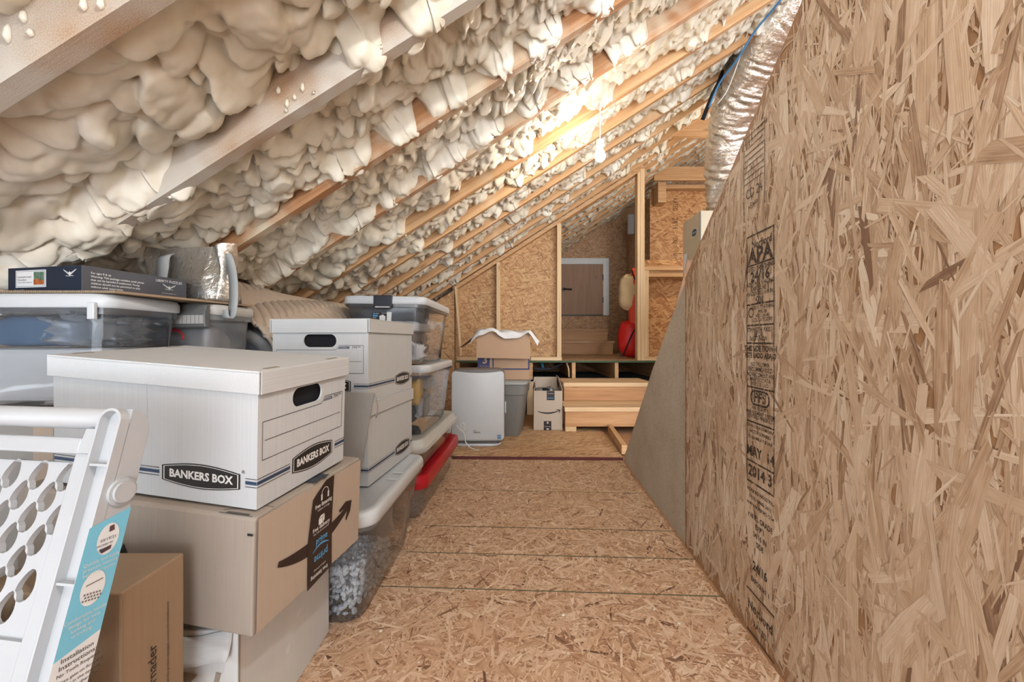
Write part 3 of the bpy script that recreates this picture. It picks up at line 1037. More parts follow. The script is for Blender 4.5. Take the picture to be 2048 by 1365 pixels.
def foam_field(X0, X1, V0, V1, res, size, covers):
    u0, u1 = X0 * CU, X1 * CU
    nu, nv = int((u1 - u0) / res) + 1, int(round((V1 - V0) / res)) + 1
    Bf = np.full((nv, nu), -0.01)
    area = (u1 - u0) * (V1 - V0)
    smin = min(size(V0), size(V1))
    for _ in range(int(area * 560 / smin ** 2)):
        vv = rs.uniform(V0, V1)
        sz = size(vv)
        if rs.rand() > (smin / sz) ** 2:
            continue
        r = rs.uniform(0.026, 0.058) * sz * (1.55 if rs.rand() < 0.15 else 1.0)
        e = rs.uniform(0.42, 0.9)
        stamp_max(Bf, u0, V0, res, rs.uniform(u0, u1), vv, r, r * e, rs.normal(1.25, 0.6), rs.normal(0.006, 0.012), r * rs.uniform(0.20, 0.42),
                  rs.normal(-0.22, 0.18), rs.normal(0.12, 0.18), 0.42)
    B2 = np.zeros_like(Bf)
    for _ in range(int(area * 2800 / smin ** 1.5)):
        vv = rs.uniform(V0, V1)
        r = rs.uniform(0.010, 0.026) * size(vv)
        stamp_max(B2, u0, V0, res, rs.uniform(u0, u1), vv, r * rs.uniform(1.0, 1.8), r, rs.normal(1.3, 0.8), 0.0, r * 0.40, 0, 0, 0.6)
    Bf = Bf + B2
    # wandering creases
    wamp = 0.014 * smin / res
    di = wamp * smooth_noise(nv, nu, int((V1 - V0) / 0.07) + 2, int((u1 - u0) / 0.07) + 2)
    dj = wamp * smooth_noise(nv, nu, int((V1 - V0) / 0.07) + 2, int((u1 - u0) / 0.07) + 2)
    Bf = resample(Bf, di, dj)
    Bf += 0.014 * smooth_noise(nv, nu, int((V1 - V0) / 0.16) + 2, int((u1 - u0) / 0.20) + 2)
    U = np.arange(nu) * res + u0
    V = np.arange(nv) * res + V0
    # foam thins a little against each rafter so the timber shows
    for yk in RAFT:
        dv = np.abs(V - yk)
        Bf -= (0.024 * np.exp(-(dv / 0.045) ** 2))[:, None]
    Bf -= (0.05 * (V < 0.72))[:, None]
    Bf = np.minimum(Bf, 0.066 + 0.25 * (Bf - 0.066))
    base = Bf.copy()
    Cv = Bf.copy()
    for (xa, xb, yk, n, hh, w) in covers:
        for _ in range(n):
            r = rs.uniform(0.030, 0.062) * w
            stamp_max(Cv, u0, V0, res, rs.uniform(xa, xb) * CU, yk + rs.normal(0, 0.016), r * 1.7, r * 1.15, rs.uniform(-0.3, 0.3), 0.050 + rs.normal(0, 0.004), hh - 0.006 + rs.uniform(-0.010, 0.004), rs.normal(0, 0.15), rs.normal(0, 0.15), 0.8)
    dl = Cv - base
    for _ in range(7):
        dl[1:-1, 1:-1] = (dl[1:-1, 1:-1] + dl[:-2, 1:-1] + dl[2:, 1:-1] + dl[1:-1, :-2] + dl[1:-1, 2:]) / 5
    Bf = base + dl
    Bf[1:-1, 1:-1] = (4 * Bf[1:-1, 1:-1] + Bf[:-2, 1:-1] + Bf[2:, 1:-1] + Bf[1:-1, :-2] + Bf[1:-1, 2:]) / 8
    Bf += 0.30 * B2 + 0.4 * B2 * np.clip(dl / 0.02, 0, 1)
    return U, V, np.stack([Bf, 0.75 * base + 0.25 * Bf], -1)


def foam_mesh(name, U, V, Bf, d0, droop, keep=None):
    sag = Bf[..., 1]
    Bf = Bf[..., 0]
    nv, nu = Bf.shape
    X = (U / CU)[None, :] + np.zeros((nv, 1))
    Y = V[:, None] + np.zeros((1, nu))
    d = d0 - Bf
    Xs = X - nrm.x * d - droop * sag / CU
    Zs = (RZ0 + SLOPE * X) - nrm.z * d - droop * sag * SLOPE / CU
    co = np.stack([Xs, Y, Zs], -1).reshape(-1, 3).astype(np.float32)
    idx = np.arange(nv * nu).reshape(nv, nu)
    q = np.stack([idx[:-1, :-1], idx[1:, :-1], idx[1:, 1:], idx[:-1, 1:]], -1).reshape(-1, 4)
    me = bpy.data.meshes.new(name)
    me.vertices.add(len(co))
    me.vertices.foreach_set('co', co.ravel())
    me.loops.add(q.size)
    me.loops.foreach_set('vertex_index', q.ravel().astype(np.int32))
    me.polygons.add(len(q))
    me.polygons.foreach_set('loop_start', np.arange(0, q.size, 4, dtype=np.int32))
    me.polygons.foreach_set('loop_total', np.full(len(q), 4, dtype=np.int32))
    me.update()
    me.polygons.foreach_set('use_smooth', np.ones(len(q), dtype=bool))
    me.materials.append(M_foam)
    o = bpy.data.objects.new(name, me)
    link(o, ceiling)
    o['kind'] = 'stuff'
    return o


def foam_bays(X0, X1, edges, res, size, covers, d0, droop):
    U, V, Bf = foam_field(X0, X1, edges[0], edges[-1], res, size, covers)
    for a, b in zip(edges[:-1], edges[1:]):
        i0, i1 = int(round((a - edges[0]) / res)), int(round((b - edges[0]) / res)) + 1
        foam_mesh('spray_foam', U, V[i0:i1], Bf[i0:i1], d0, droop)


# where foam laps over the rafters: (X from, X to, rafter Y, blobs, height, width)
cov_near = [(-1.6, -0.90, 1.13, 22, 0.052, 0.85), (-0.41, -0.34, 1.13, 3, 0.050, 0.6), (-0.26, -0.15, 1.13, 5, 0.052, 0.65), (-0.04, 0.1, 1.13, 6, 0.052, 0.7),
            (-1.9, -1.30, 1.54, 10, 0.05, 0.8)]
for xa_, xb_ in ((-0.62, -0.52), (-0.43, -0.34), (-0.27, -0.17), (-0.09, 0.02), (0.09, 0.22), (0.32, 0.40)):
    cov_near.append((xa_, xb_, 1.535, 9, 0.046, 0.50))
for xx in np.arange(-1.4, 0.7, 0.21):
    cov_near.append((xx, xx + 0.15, 1.94, 11, 0.046, 0.55))
foam_bays(-1.75, 0.95, [0.20, 0.72, 1.13, 1.54, 1.95], 0.0043, lambda v: 1.0 if v < 1.08 else (0.82 if v < 1.2 else 0.64), cov_near, 0.088, 0.55)
cov_far = []
for yk in RAFT[6:]:
    for xx in np.arange(-1.3, 1.9, 0.55):
        xs = xx + rs.uniform(0, 0.3)
        cov_far.append((xs, xs + rs.uniform(0.05, 0.3), yk - 0.030, 5, 0.030, 0.6))
foam_bays(-1.5, 2.7, [1.95, 2.36, 2.77, 3.18, 3.59, 4.0, 4.41, 4.82], 0.0072, lambda v: 0.66, cov_far, 0.072, 0.45)
foam_bays(-0.6, RIDGE, [4.82, 5.23, 5.64, 6.05, 6.46, 6.87, 7.28], 0.011, lambda v: 0.95, [], 0.06, 0.4)

# dribbles of foam that ran down the near rafters
rdp = random.Random(9)
for (px_, py_, yk, ln) in ((558, 182, 1.13, 0.020), (575, 208, 1.13, 0.022), (590, 196, 1.13, 0.014), (573, 222, 1.13, 0.010), (606, 176, 1.13, 0.024), (628, 186, 1.13, 0.008),
                           (18, 70, 0.72, 0.030), (50, 36, 0.72, 0.020), (64, 68, 0.72, 0.012), (170, 12, 0.72, 0.020), (204, 10, 0.72, 0.018)):
    y_ = yk - 0.0195
    p0 = P(px_, py_, y_)
    MB().tube([p0 + Vector((0, 0, ln * 0.6)), p0 + Vector((0, -0.002, ln * 0.3)), p0 + Vector((0, -0.003, -ln * 0.2)), p0 + Vector((0, -0.001, -ln * 0.5))], [0.002, 0.0045, 0.006, 0.002], 10).build('foam_dribble', M_foam, ceiling, smooth=True)

# ties seen high up on the far side
MB().box(1.52, 4.02, 2.80, 3.6, 4.06, 2.96).build('collar_tie', M_plate, ceiling)
MB().box(1.60, 3.20, 2.93, 3.6, 3.24, 3.07).build('collar_tie', M_plate, ceiling)
MB().box(1.93, 5.60, 2.985, 3.6, 5.64, 3.17).build('collar_tie', M_plate, ceiling)

# ------------------------------------------------------------------ raised platform
plat = thing('platform', 'raised plywood platform on joists behind the wooden steps', 'platform', kind='structure')
MB().box(-0.60, 4.45, 0.567, 3.2, 7.3, 0.589).build('deck_board', M_osb_sheet, plat)
MB().box(-0.60, 4.447, 0.567, 3.2, 4.4499, 0.5885).build('board_edge', M_green_edge, plat)
for xj in (-0.585, 0.205, 0.668, 1.132, 1.62, 2.1):
    MB().box(xj - 0.019, 4.46, 0.383, xj + 0.019, 7.2, 0.566).build('joist', M_joist, plat)
MB().box(-0.62, 5.6, 0.0, 3.2, 5.62, 0.38).build('shade_backing', M_black_void, plat)  # black sheet: shade of the gap under the deck put into colour
MB().box(-0.62, 4.5, 0.36, 3.2, 5.6, 0.38).build('shade_liner', M_black_void, plat)  # second black sheet, painted shade between the joists and the gap
for xj in (-0.585, 0.205):
    MB().box(xj - 0.04, 4.47, 0.0, xj + 0.04, 4.55, 0.36).build('platform_post', M_stud, plat)

# ------------------------------------------------------------------ framed partition standing on the platform edge
part = thing('wall_partition', 'open stud partition with strand board sheathing under the roof slope', 'wall', kind='structure')
YP = 4.47


def slope_poly(x0, x1, zlow, drop=0.0):
    return [(x0, zlow), (x1, zlow), (x1, roofz(x1) - drop), (x0, roofz(x0) - drop)]


def xz_prism(pts, y0, y1):
    return MB().hexa([(x, y0, z) for x, z in pts], [(x, y1, z) for x, z in pts])


# strand board: one recessed sheet between the studs, one flush sheet further left
xz_prism(slope_poly(-0.60, -0.148, 0.627, 0.03), YP + 0.09, YP + 0.102).build('osb_sheet', M_osb_back, part)
xz_prism(slope_poly(-0.147, 0.50, 0.627, 0.03), YP + 0.09, YP + 0.102).build('osb_sheet', M_osb_back, part)
xz_prism([(-1.75, 0.0), (-0.622, 0.0), (-0.622, roofz(-0.622) - 0.045), (-1.75, roofz(-1.75) - 0.045)], YP - 0.012, YP).build('osb_sheet', M_osb_back, part)
MB().box(0.205, YP - 0.005, 0.5895, 0.538, YP + 0.085, 0.627).build('bottom_plate', M_stud_x, part)
MB().box(-0.60, YP + 0.01, 0.5895, 0.20, YP + 0.085, 0.627).build('bottom_plate', M_stud_x, part)
for a, b in ((-0.168, -0.128), (0.490, 0.535)):
    zt_ = roofz((a + b) / 2) - 0.045
    MB().box(a, YP, 0.6275, b, YP + 0.089, zt_).build('stud', M_stud, part)
# sloping top plate
xz_prism([(-0.64, roofz(-0.64) - 0.045), (1.43, roofz(1.43) - 0.045), (1.43, roofz(1.43)), (-0.64, roofz(-0.64))], YP - 0.002, YP + 0.087).build('top_plate', M_plate, part)
# thin loose strip leaning against the flush sheet
a, b = P(909, 574, 4.43), P(920, 712, 4.38)
MB().hexa([a, a + Vector((0.022, 0, 0)), a + Vector((0.022, 0.03, 0)), a + Vector((0, 0.03, 0))],
          [b, b + Vector((0.022, 0, 0)), b + Vector((0.022, 0.03, 0)), b + Vector((0, 0.03, 0))]).build('loose_strip', M_stud, part)
MB().box(-0.615, YP + 0.02, 0.59, -0.585, YP + 0.09, roofz(-0.6) - 0.04).build('stud', M_plate, part)
# right of the opening: tall post, jack stud, header and sill
MB().box(1.360, YP, 0.5895, 1.392, YP + 0.089, roofz(1.37) - 0.03).build('post', M_stud, part)
MB().box(1.393, YP - 0.003, 0.5895, 1.436, YP + 0.086, roofz(1.41) - 0.03).build('post', M_stud, part)
MB().box(1.437, YP, 0.627, 1.482, YP + 0.086, 1.565).build('jack_stud', M_stud, part)
MB().box(1.437, YP - 0.004, 1.566, 2.25, YP + 0.087, 1.612).build('header', M_plate, part)
MB().box(1.437, YP - 0.003, 0.5895, 2.25, YP + 0.086, 0.626).build('bottom_plate', M_stud_x, part)
MB().box(1.483, YP + 0.20, 0.5895, 2.4, YP + 0.212, 1.72).build('osb_sheet', M_osb_orange, part)
MB().box(1.483, YP + 0.02, 1.50, 2.25, YP + 0.10, 1.5655).build('header_board', M_plate, part)

# ------------------------------------------------------------------ far end of the attic
wall_b = thing('wall_back', 'dim strand board end wall with a small white framed door', 'wall', kind='structure')
MB().box(-3.0, 7.30, 0.0, 5.4, 7.32, 4.7).build('osb_sheet', M_osb_deep, wall_b)
wall_s = thing('wall_side', 'dim strand board side wall beyond the tall stud post', 'wall', kind='structure')
MB().box(2.02, 5.93, 0.589, 2.032, 7.299, 2.9).build('osb_sheet', M_osb_side, wall_s)
fr = MB().box(1.972, 5.90, 0.589, 3.6, 5.912, 2.945).build('osb_sheet', M_osb_orange, wall_s)
MB().box(2.0, 5.80, 2.95, 3.6, 5.90, 3.0).build('top_board', M_plate, wall_s)
MB().box(2.02, 5.70, 2.72, 2.13, 5.89, 3.0).build('brace', M_plate, wall_s)
stampb = []
for i, (t_, s_) in enumerate((('RATED', 0.10), ('24/16', 0.12), ('EXP 1', 0.10), ('SIDE DOWN', 0.07), ('MAY 14', 0.10))):
    stampb.append(shift(text2d(t_, s_, sx=0.6), 0, 2.75 - 0.27 * i, -math.pi / 2))
decal('grade_stamp', M_ink_soft, fr, frame((2.33, 5.90, 0), (1, 0, 0), (0, 0, 1), 0.002), stampb)
wall_o = thing('wall_outer', 'far board wall closing the attic behind the air handler', 'wall', kind='structure')
MB().box(5.2, -1.6, 0.0, 5.22, 7.3, 2.2).build('osb_sheet', M_osb_deep, wall_o)

# door in the end wall
d1 = thing('door_1', 'small brown veneer access door with white casing', 'door', (0, 0, 0), kind='structure')
DX0, DX1, DZ0, DZ1, DY = 0.62, 1.605, 1.268, 2.155, 7.29
dl = MB().box(DX0, DY - 0.02, DZ0, DX1, DY, DZ1).build('door_leaf', M_door, d1)
MB().box(DX1, DY - 0.03, DZ0 - 0.02, DX1 + 0.105, DY, DZ1 + 0.105).build('casing', M_white_paint, d1, bevel=0.004)
MB().box(DX0 - 0.105, DY - 0.03, DZ0 - 0.02, DX0, DY, DZ1 + 0.105).build('casing', M_white_paint, d1, bevel=0.004)
MB().box(DX0, DY - 0.03, DZ1, DX1, DY, DZ1 + 0.105).build('casing', M_white_paint, d1, bevel=0.004)
MB().box(DX0, DY - 0.03, DZ0 - 0.02, DX1, DY, DZ0).build('threshold', M_black_metal, d1)
for zz in (1.47, 1.87):
    MB().box(DX1 - 0.012, DY - 0.034, zz, DX1 + 0.006, DY - 0.02, zz + 0.10).build('hinge', M_black_metal, d1)
hp = P(1127, 579, DY)
h = MB().tube([(hp.x, DY - 0.02, hp.z), (hp.x, DY - 0.07, hp.z), (hp.x + 0.14, DY - 0.075, hp.z - 0.01)], 0.012).build('lever_handle', M_black_metal, dl, smooth=True)
MB().tube([(hp.x, DY - 0.021, hp.z), (hp.x, DY - 0.035, hp.z)], 0.032, 20).build('rose', M_black_metal, dl)
# ================================================================== THINGS


def boxmat(corner, rot, off, extra=0.0):
    """matrix of a tilted box frame: corner = near right bottom corner, off = local offset of the new origin"""
    R_ = Euler(rot, 'XYZ').to_matrix()
    c = Vector(corner) + R_ @ Vector(off)
    return Matrix.Translation(c) @ (R_ @ Matrix.Rotation(extra, 3, 'Z')).to_4x4()


def logo_art(w, hgt):
    n = 14
    top = [(-w / 2 + w * i / n, hgt * (0.30 + 0.20 * math.sin(math.pi * i / n))) for i in range(n + 1)]
    out = top + [(x, -y) for x, y in reversed(top)]
    k1, k2 = 0.955, 0.93
    o2 = [(x * k1, y * (k1 - 0.05)) for x, y in out]
    o3 = [(x * k2, y * (k2 - 0.07)) for x, y in out]
    return fill2d([out]), fill2d([o2, o3])


def bankers_box(label, M, a, b, h, lidm=0.006, side_logo=True, end_print=True, torn=False, group='white bankers boxes with lids'):
    o = thing('storage_box', label, 'box', group=group)
    o.matrix_world = M
    t = 0.0045
    ba, bb = a - 2 * lidm, b - 2 * lidm
    hb = h - 0.004
    mb = MB()
    mb.box(-ba / 2, -bb / 2 + t, 0, -ba / 2 + t, bb / 2 - t, hb)
    mb.box(ba / 2 - t, -bb / 2 + t, 0, ba / 2, bb / 2 - t, hb)
    mb.box(-ba / 2 + t, -bb / 2 + t, 0, ba / 2 - t, bb / 2 - t, t)
    mb.build('body', M_white_card, o)
    # end walls with hand holes
    hz, hw, hh = 0.735 * h, 0.33 * a, 0.155 * h
    hole = [(x, y + hz) for x, y, z in rrect(hw, hh, hh / 2 - 0.001, 6)]
    for s in (-1, 1):
        vs, fs = fill2d([[(-ba / 2, 0), (ba / 2, 0), (ba / 2, hb), (-ba / 2, hb)], hole], t / 2)
        M2 = frame((0, s * (bb / 2 - t / 2), 0), (1, 0, 0), (0, 0, 1), 0.0)
        MB().add(vs, fs, M2).build('end_wall', M_white_card, o)
    MB().box(-ba / 2 + t, -bb / 2 + 0.012, 0.008, ba / 2 - t, bb / 2 - 0.012, 0.90 * h).build('shade_fill', M_black_void, o)  # black block standing in for the shade seen through the hand holes
    # lid: top and four skirts
    ls = 0.165 * h
    mb = MB().box(-a / 2, -b / 2, h - 0.004, a / 2, b / 2, h)
    mb.box(-a / 2, -b / 2, h - ls, -a / 2 + 0.0035, b / 2, h - 0.004)
    mb.box(a / 2 - 0.0035, -b / 2, h - ls, a / 2, b / 2, h - 0.004)
    lid = mb.build('lid', M_white_lid, o, bevel=0.0012)
    for s in (-1, 1):
        y0 = s * (b / 2 - 0.0035)
        y1 = s * (b / 2 + 0.0008)
        MB().box(-a / 2 + 0.006, min(y0, y1), h - ls * 1.02, a / 2 - 0.006, max(y0, y1), h - 0.0005).build('lid_flap', M_white_lid, lid, bevel=0.001)
    for s in (-1, 1):
        for q in (-0.33, 0.33):
            MB().box(q * a - 0.017, s * (b / 2 - 0.016) - 0.005, h - 0.001, q * a + 0.017, s * (b / 2 - 0.016) + 0.004, h + 0.0007).build('lock_slot', M_card_edge, lid)
    zs = 0.19 * h
    # long sides: two fine lines, a navy band and the barrel logo
    for s in (-1, 1):
        fm = frame((s * ba / 2, 0, 0), (0, s, 0), (0, 0, 1), 0.0006)
        lw, lh = 0.36 * b, 0.185 * h
        cx = 0.235 * b
        segs = [(-bb / 2, cx - lw / 2 - 0.006), (cx + lw / 2 + 0.010, bb / 2)]
        sh, nv = [], []
        for q0, q1 in segs:
            nv.append(rect2(q0, zs - 0.0032, q1, zs + 0.0032))
            sh += [rect2(q0, zs + 0.0068, q1, zs + 0.0080), rect2(q0, zs - 0.0080, q1, zs - 0.0068)]
        decal('pinstripe', M_ink, o, fm, sh)
        decal('navy_stripe', M_navy_ink, o, fm, nv)
        if side_logo:
            bl, wl = logo_art(lw, lh)
            lg = decal('logo', M_ink, o, fm, [shift(bl, cx, zs)], 0.0002)
            decal('logo_outline', M_white_ink, lg, fm, [shift(wl, cx, zs)], 0.0005)
            decal('lettering', M_white_ink, lg, fm, [shift(text2d('BANKERS BOX', lh * 0.44, bold=lh * 0.016, sx=0.98 * lw * 0.86 / (lh * 0.44 * 6.9)), cx, zs)], 0.0005)
            decal('trademark', M_ink, o, fm, [shift(text2d('®', 0.009), cx + lw / 2 + 0.006, zs + lh * 0.40)])
        if s == -1:
            # soft creases in the long side
            MB().add(*stroke2([(-0.02 * b, h * 0.82), (-0.015 * b, h * 0.5), (0.02 * b, h * 0.36), (0.045 * b, h * 0.28)], 0.0012), fm).build('crease', M_white_lid, o)
    if end_print:
        for s in (-1, 1):
            fm = frame((0, s * bb / 2, 0), (-s, 0, 0), (0, 0, 1), 0.0006)
            lw, lh = 0.47 * a, 0.20 * h
            cx = 0.075 * a
            segs = [(-ba / 2, cx - lw / 2 - 0.006), (cx + lw / 2 + 0.010, ba / 2)]
            sh, nv = [], []
            for q0, q1 in segs:
                nv.append(rect2(q0, zs - 0.0032, q1, zs + 0.0032))
                sh += [rect2(q0, zs + 0.0068, q1, zs + 0.0080), rect2(q0, zs - 0.0080, q1, zs - 0.0068)]
            x0, x1, z0, z1, lwid = -0.44 * a, 0.435 * a, 0.345 * h, 0.625 * h, 0.0011
            xt = 0.16 * a
            zu = z1 + 0.055 * h
            sh += [line2(x0, z0, x1, z0, lwid), line2(x0, z0, x0, z1, lwid), line2(x0, z1, xt, z1, lwid), line2(xt, z1, xt + 0.035 * a, zu, lwid),
                   line2(xt + 0.035 * a, zu, x1, zu, lwid), line2(x1, zu, x1, z0, lwid), line2(x0 + 0.02 * a, (z0 + z1) / 2, x1 - 0.02 * a, (z0 + z1) / 2, lwid)]
            decal('printed_frame', M_ink, o, fm, sh)
            decal('navy_stripe', M_navy_ink, o, fm, nv)
            bn = decal('name_banner', M_navy_ink, o, fm, [poly2([(xt + 0.02 * a, z1 + 0.004), (xt + 0.135 * a, z1 + 0.004), (xt + 0.135 * a, zu - 0.003), (xt + 0.045 * a, zu - 0.003)])])
            decal('lettering', M_white_ink, bn, fm, [shift(text2d('STOR/FILE™', 0.0068, sx=0.8), xt + 0.087 * a, (z1 + zu) / 2 + 0.0006)], 0.0003)
            decal('model_number', M_ink, o, fm, [shift(text2d('799™', 0.012), xt + 0.205 * a, (z1 + zu) / 2)])
            bl, wl = logo_art(lw, lh)
            lg = decal('logo', M_ink, o, fm, [shift(bl, cx, zs)], 0.0002)
            decal('logo_outline', M_white_ink, lg, fm, [shift(wl, cx, zs)], 0.0005)
            decal('lettering', M_white_ink, lg, fm, [shift(text2d('BANKERS BOX', lh * 0.42, bold=lh * 0.016, sx=0.98 * lw * 0.86 / (lh * 0.42 * 6.9)), cx, zs)], 0.0005)
    return o


# ------------------------------------------------------------------ near stack: torn white carton, parcel box, bankers box
wb = thing('carton', 'torn white carton on the floor under the large parcel box', 'box', (-0.503, 0.76, 0))
mb = MB().box(-0.46, 0, 0, 0, 0.375, 0.266)
mb.build('body', M_bright_card, wb, bevel=0.003)
fr_ = frame((0, 0, 0), (1, 0, 0), (0, 0, 1), 0.0008)
sh = [poly2([(-0.155, 0.262), (-0.02, 0.240), (-0.03, 0.228), (-0.06, 0.212), (-0.095, 0.216), (-0.16, 0.222)]),
      poly2([(-0.16, 0.20), (-0.14, 0.19), (-0.115, 0.192), (-0.075, 0.186), (-0.09, 0.170), (-0.13, 0.165), (-0.16, 0.172)]),
      poly2([(-0.042, 0.190), (-0.032, 0.188), (-0.036, 0.172), (-0.05, 0.150), (-0.046, 0.172)]),
      poly2([(-0.16, 0.160), (-0.10, 0.158), (-0.105, 0.150), (-0.16, 0.149)])]
decal('torn_patch', M_kraft_dull, wb, fr_, sh)
flap = MB()
flap.grid(lambda a, b: (-0.125 + 0.115 * a, -0.003 - 0.016 * b * b, 0.262 - 0.045 * b - 0.006 * math.sin(a * 5)), 10, 5)
flap.build('peeled_flap', M_white_lid, wb, smooth=True, solid=0.0015)
MB().box(-0.001, -0.0012, 0.0, 0.0012, 0.001, 0.262).build('split_corner', M_card_edge, wb)
fr2 = frame((0, 0, 0), (0, 1, 0), (0, 0, 1), 0.0008)
decal('slot', M_card_edge, wb, fr2, [poly2([(0.16, 0.262), (0.25, 0.262), (0.25, 0.25), (0.17, 0.235)])])
decal('scuff', M_white_ink, wb, fr2, [poly2([(0.33 + 0.006 * i, 0.235 - 0.03 * i), (0.345 + 0.006 * i, 0.225 - 0.03 * i), (0.34 + 0.006 * i, 0.212 - 0.03 * i)]) for i in range(5)] +
      [poly2([(0.20, 0.165), (0.225, 0.168), (0.222, 0.156), (0.205, 0.150)]), poly2([(0.155, 0.115), (0.175, 0.118), (0.17, 0.098), (0.157, 0.1)])])

AM = boxmat((-0.4525, 0.72, 0.2818), (0.03, 0.05, -0.1673), (0, 0, 0))
az = thing('parcel_box', 'large dented brown parcel box with black tape and smile arrow', 'box')
az.matrix_world = AM
LA, WA, HA = 0.52, 0.3402, 0.2126
mb = MB()
ring = lambda z, o_: [(-LA, 0 - o_, z), (0.0, 0 - o_, z), (0.0 + o_, WA / 2, z), (0, WA, z), (-LA, WA, z)]
mb.loft([ring(0, 0), ring(0.004, 0.002), ring(HA * 0.5, 0.003), ring(HA - 0.006, 0.001), ring(HA, -0.004)])
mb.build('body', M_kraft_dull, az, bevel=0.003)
fa = frame((0.0036, 0, 0), (0, 1, 0), (0, 0, 1), 0.0006)
MB().add(*rect2(0.004, 0.003, WA - 0.003, HA - 0.004), frame((0.0031, 0, 0), (0, 1, 0), (0, 0, 1), 0.0)).build('paler_side', M_kraft, az)  # whole face covered in a paler kraft than the body
decal('smile_arrow', M_tape_black, az, fa, [shift(s_, WA * 0.5, HA * 0.50, 0.0) for s_ in smile(0.235, 1.7)])
tw0, tw1 = WA * 0.405, WA * 0.655
tp = decal('packing_tape', M_tape_black, az, fa, [poly2([(tw0, -0.006), (tw1, 0.002), (tw1 - 0.004, HA * 0.5), (tw1, HA - 0.002), (tw0 + 0.055, HA - 0.004), (tw0 + 0.012, HA - 0.03), (tw0 - 0.002, HA * 0.45)])], 0.0006)
tx = (tw0 + tw1) / 2
white = [shift(text2d('free listening', 0.0125, bold=0.0002, sx=0.9), tx + 0.006, HA * 0.76), shift(text2d('millions of songs', 0.0062), tx + 0.006, HA * 0.715),
         shift(text2d('free delivery', 0.0125, bold=0.0002, sx=0.92), tx, HA * 0.535), shift(text2d('fast, free & convenient', 0.0058), tx, HA * 0.492),
         shift(text2d('free listening', 0.0125, bold=0.0002, sx=0.9), tx - 0.003, HA * 0.055, math.pi), shift(text2d('millions of songs', 0.0062), tx - 0.002, HA * 0.115, math.pi)]
hp_ = stroke2([(0.012 * math.cos(q), 0.013 * math.sin(q)) for q in [math.radians(d) for d in range(0, 181, 15)]], 0.0014)
white += [shift(hp_, tx + 0.010, HA * 0.855), shift(rect2(-0.014, -0.012, -0.009, 0.001), tx + 0.010, HA * 0.855), shift(rect2(0.009, -0.012, 0.014, 0.001), tx + 0.010, HA * 0.855)]
white += [shift(poly2([(-0.010, -0.009), (0.003, -0.009), (0.003, 0.004), (-0.010, 0.004)]), tx, HA * 0.60), shift(poly2([(0.004, -0.009), (0.010, -0.004), (0.010, 0.009), (0.004, 0.004)]), tx, HA * 0.60),
          shift(poly2([(-0.010, 0.005), (0.003, 0.005), (0.009, 0.010), (-0.003, 0.010)]), tx, HA * 0.60)]
decal('tape_lettering', M_white_ink, tp, fa, white, 0.0010)
blue = [shift(text2d('prime', 0.024, bold=0.0003, sx=0.85), tx + 0.001, HA * 0.225, math.pi), shift(text2d('prime', 0.020, bold=0.0003, sx=0.85), tx + 0.002, HA * 0.405),
        shift(stroke2([(0.028 - 0.056 * i / 10, 0.008 * math.sin(math.pi * i / 10)) for i in range(11)], [0.001 + 0.003 * math.sin(math.pi * i / 10) for i in range(11)]), tx, HA * 0.315)]
decal('prime_lettering', M_blue_ink, tp, fa, blue, 0.0010)
# crumpled tape end on top and shipping marks
cr = MB().grid(lambda a, b: (-0.035 + 0.038 * a, tw0 + 0.02 + 0.05 * b, HA + 0.001 + 0.004 * abs(math.sin(a * 6 + b * 5))), 6, 6)
cr.build('crumpled_tape', M_blanket_dark, az, smooth=True)
ft = frame((0, 0, HA), (1, 0, 0), (0, 1, 0), 0.0006)
decal('printed_mark', M_ink, az, ft, [line2(-0.075, 0.003, -0.008, 0.003, 0.0018)] + [rect2(-0.062 + 0.0035 * i, 0.0035, -0.060 + 0.0035 * i, 0.010) for i in range(13)] + [line2(-0.075, 0.012, -0.02, 0.045, 0.0015), line2(-0.02, 0.045, 0.0, 0.045, 0.0015)])
decal('corner_mark', M_ink, az, frame((0, -0.0026, 0), (1, 0, 0), (0, 0, 1), 0.001), [rect2(-0.012, HA - 0.031, -0.001, HA - 0.027)])
arrow = [rect2(-0.30, 0.06, -0.255, 0.064), line2(-0.285, 0.07, -0.285, 0.12, 0.004), line2(-0.268, 0.07, -0.268, 0.12, 0.004), poly2([(-0.295, 0.115), (-0.275, 0.115), (-0.285, 0.135)]), poly2([(-0.278, 0.115), (-0.258, 0.115), (-0.268, 0.135)])]
decal('up_arrows', M_ink, az, frame((0, -0.0032, 0), (1, 0, 0), (0, 0, 1), 0.0006), arrow)

BM = boxmat((-0.4497, 0.727, 0.4985), (0.05, 0.06, -0.163), (-0.4574 / 2, 0.2828 / 2, 0.0), math.pi / 2)
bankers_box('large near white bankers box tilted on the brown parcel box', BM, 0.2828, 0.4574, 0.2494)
# upper stack
S2 = Matrix.Translation((-0.4501, 1.301, 0.3385)) @ Matrix.Rotation(-0.098, 4, 'Z')
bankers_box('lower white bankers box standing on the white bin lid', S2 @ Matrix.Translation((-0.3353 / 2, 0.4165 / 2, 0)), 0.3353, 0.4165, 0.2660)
bankers_box('upper white bankers box of the two stacked on the bin', S2 @ Matrix.Translation((-0.3353 / 2, 0.4165 / 2, 0.2668)), 0.3353, 0.4165, 0.2660)

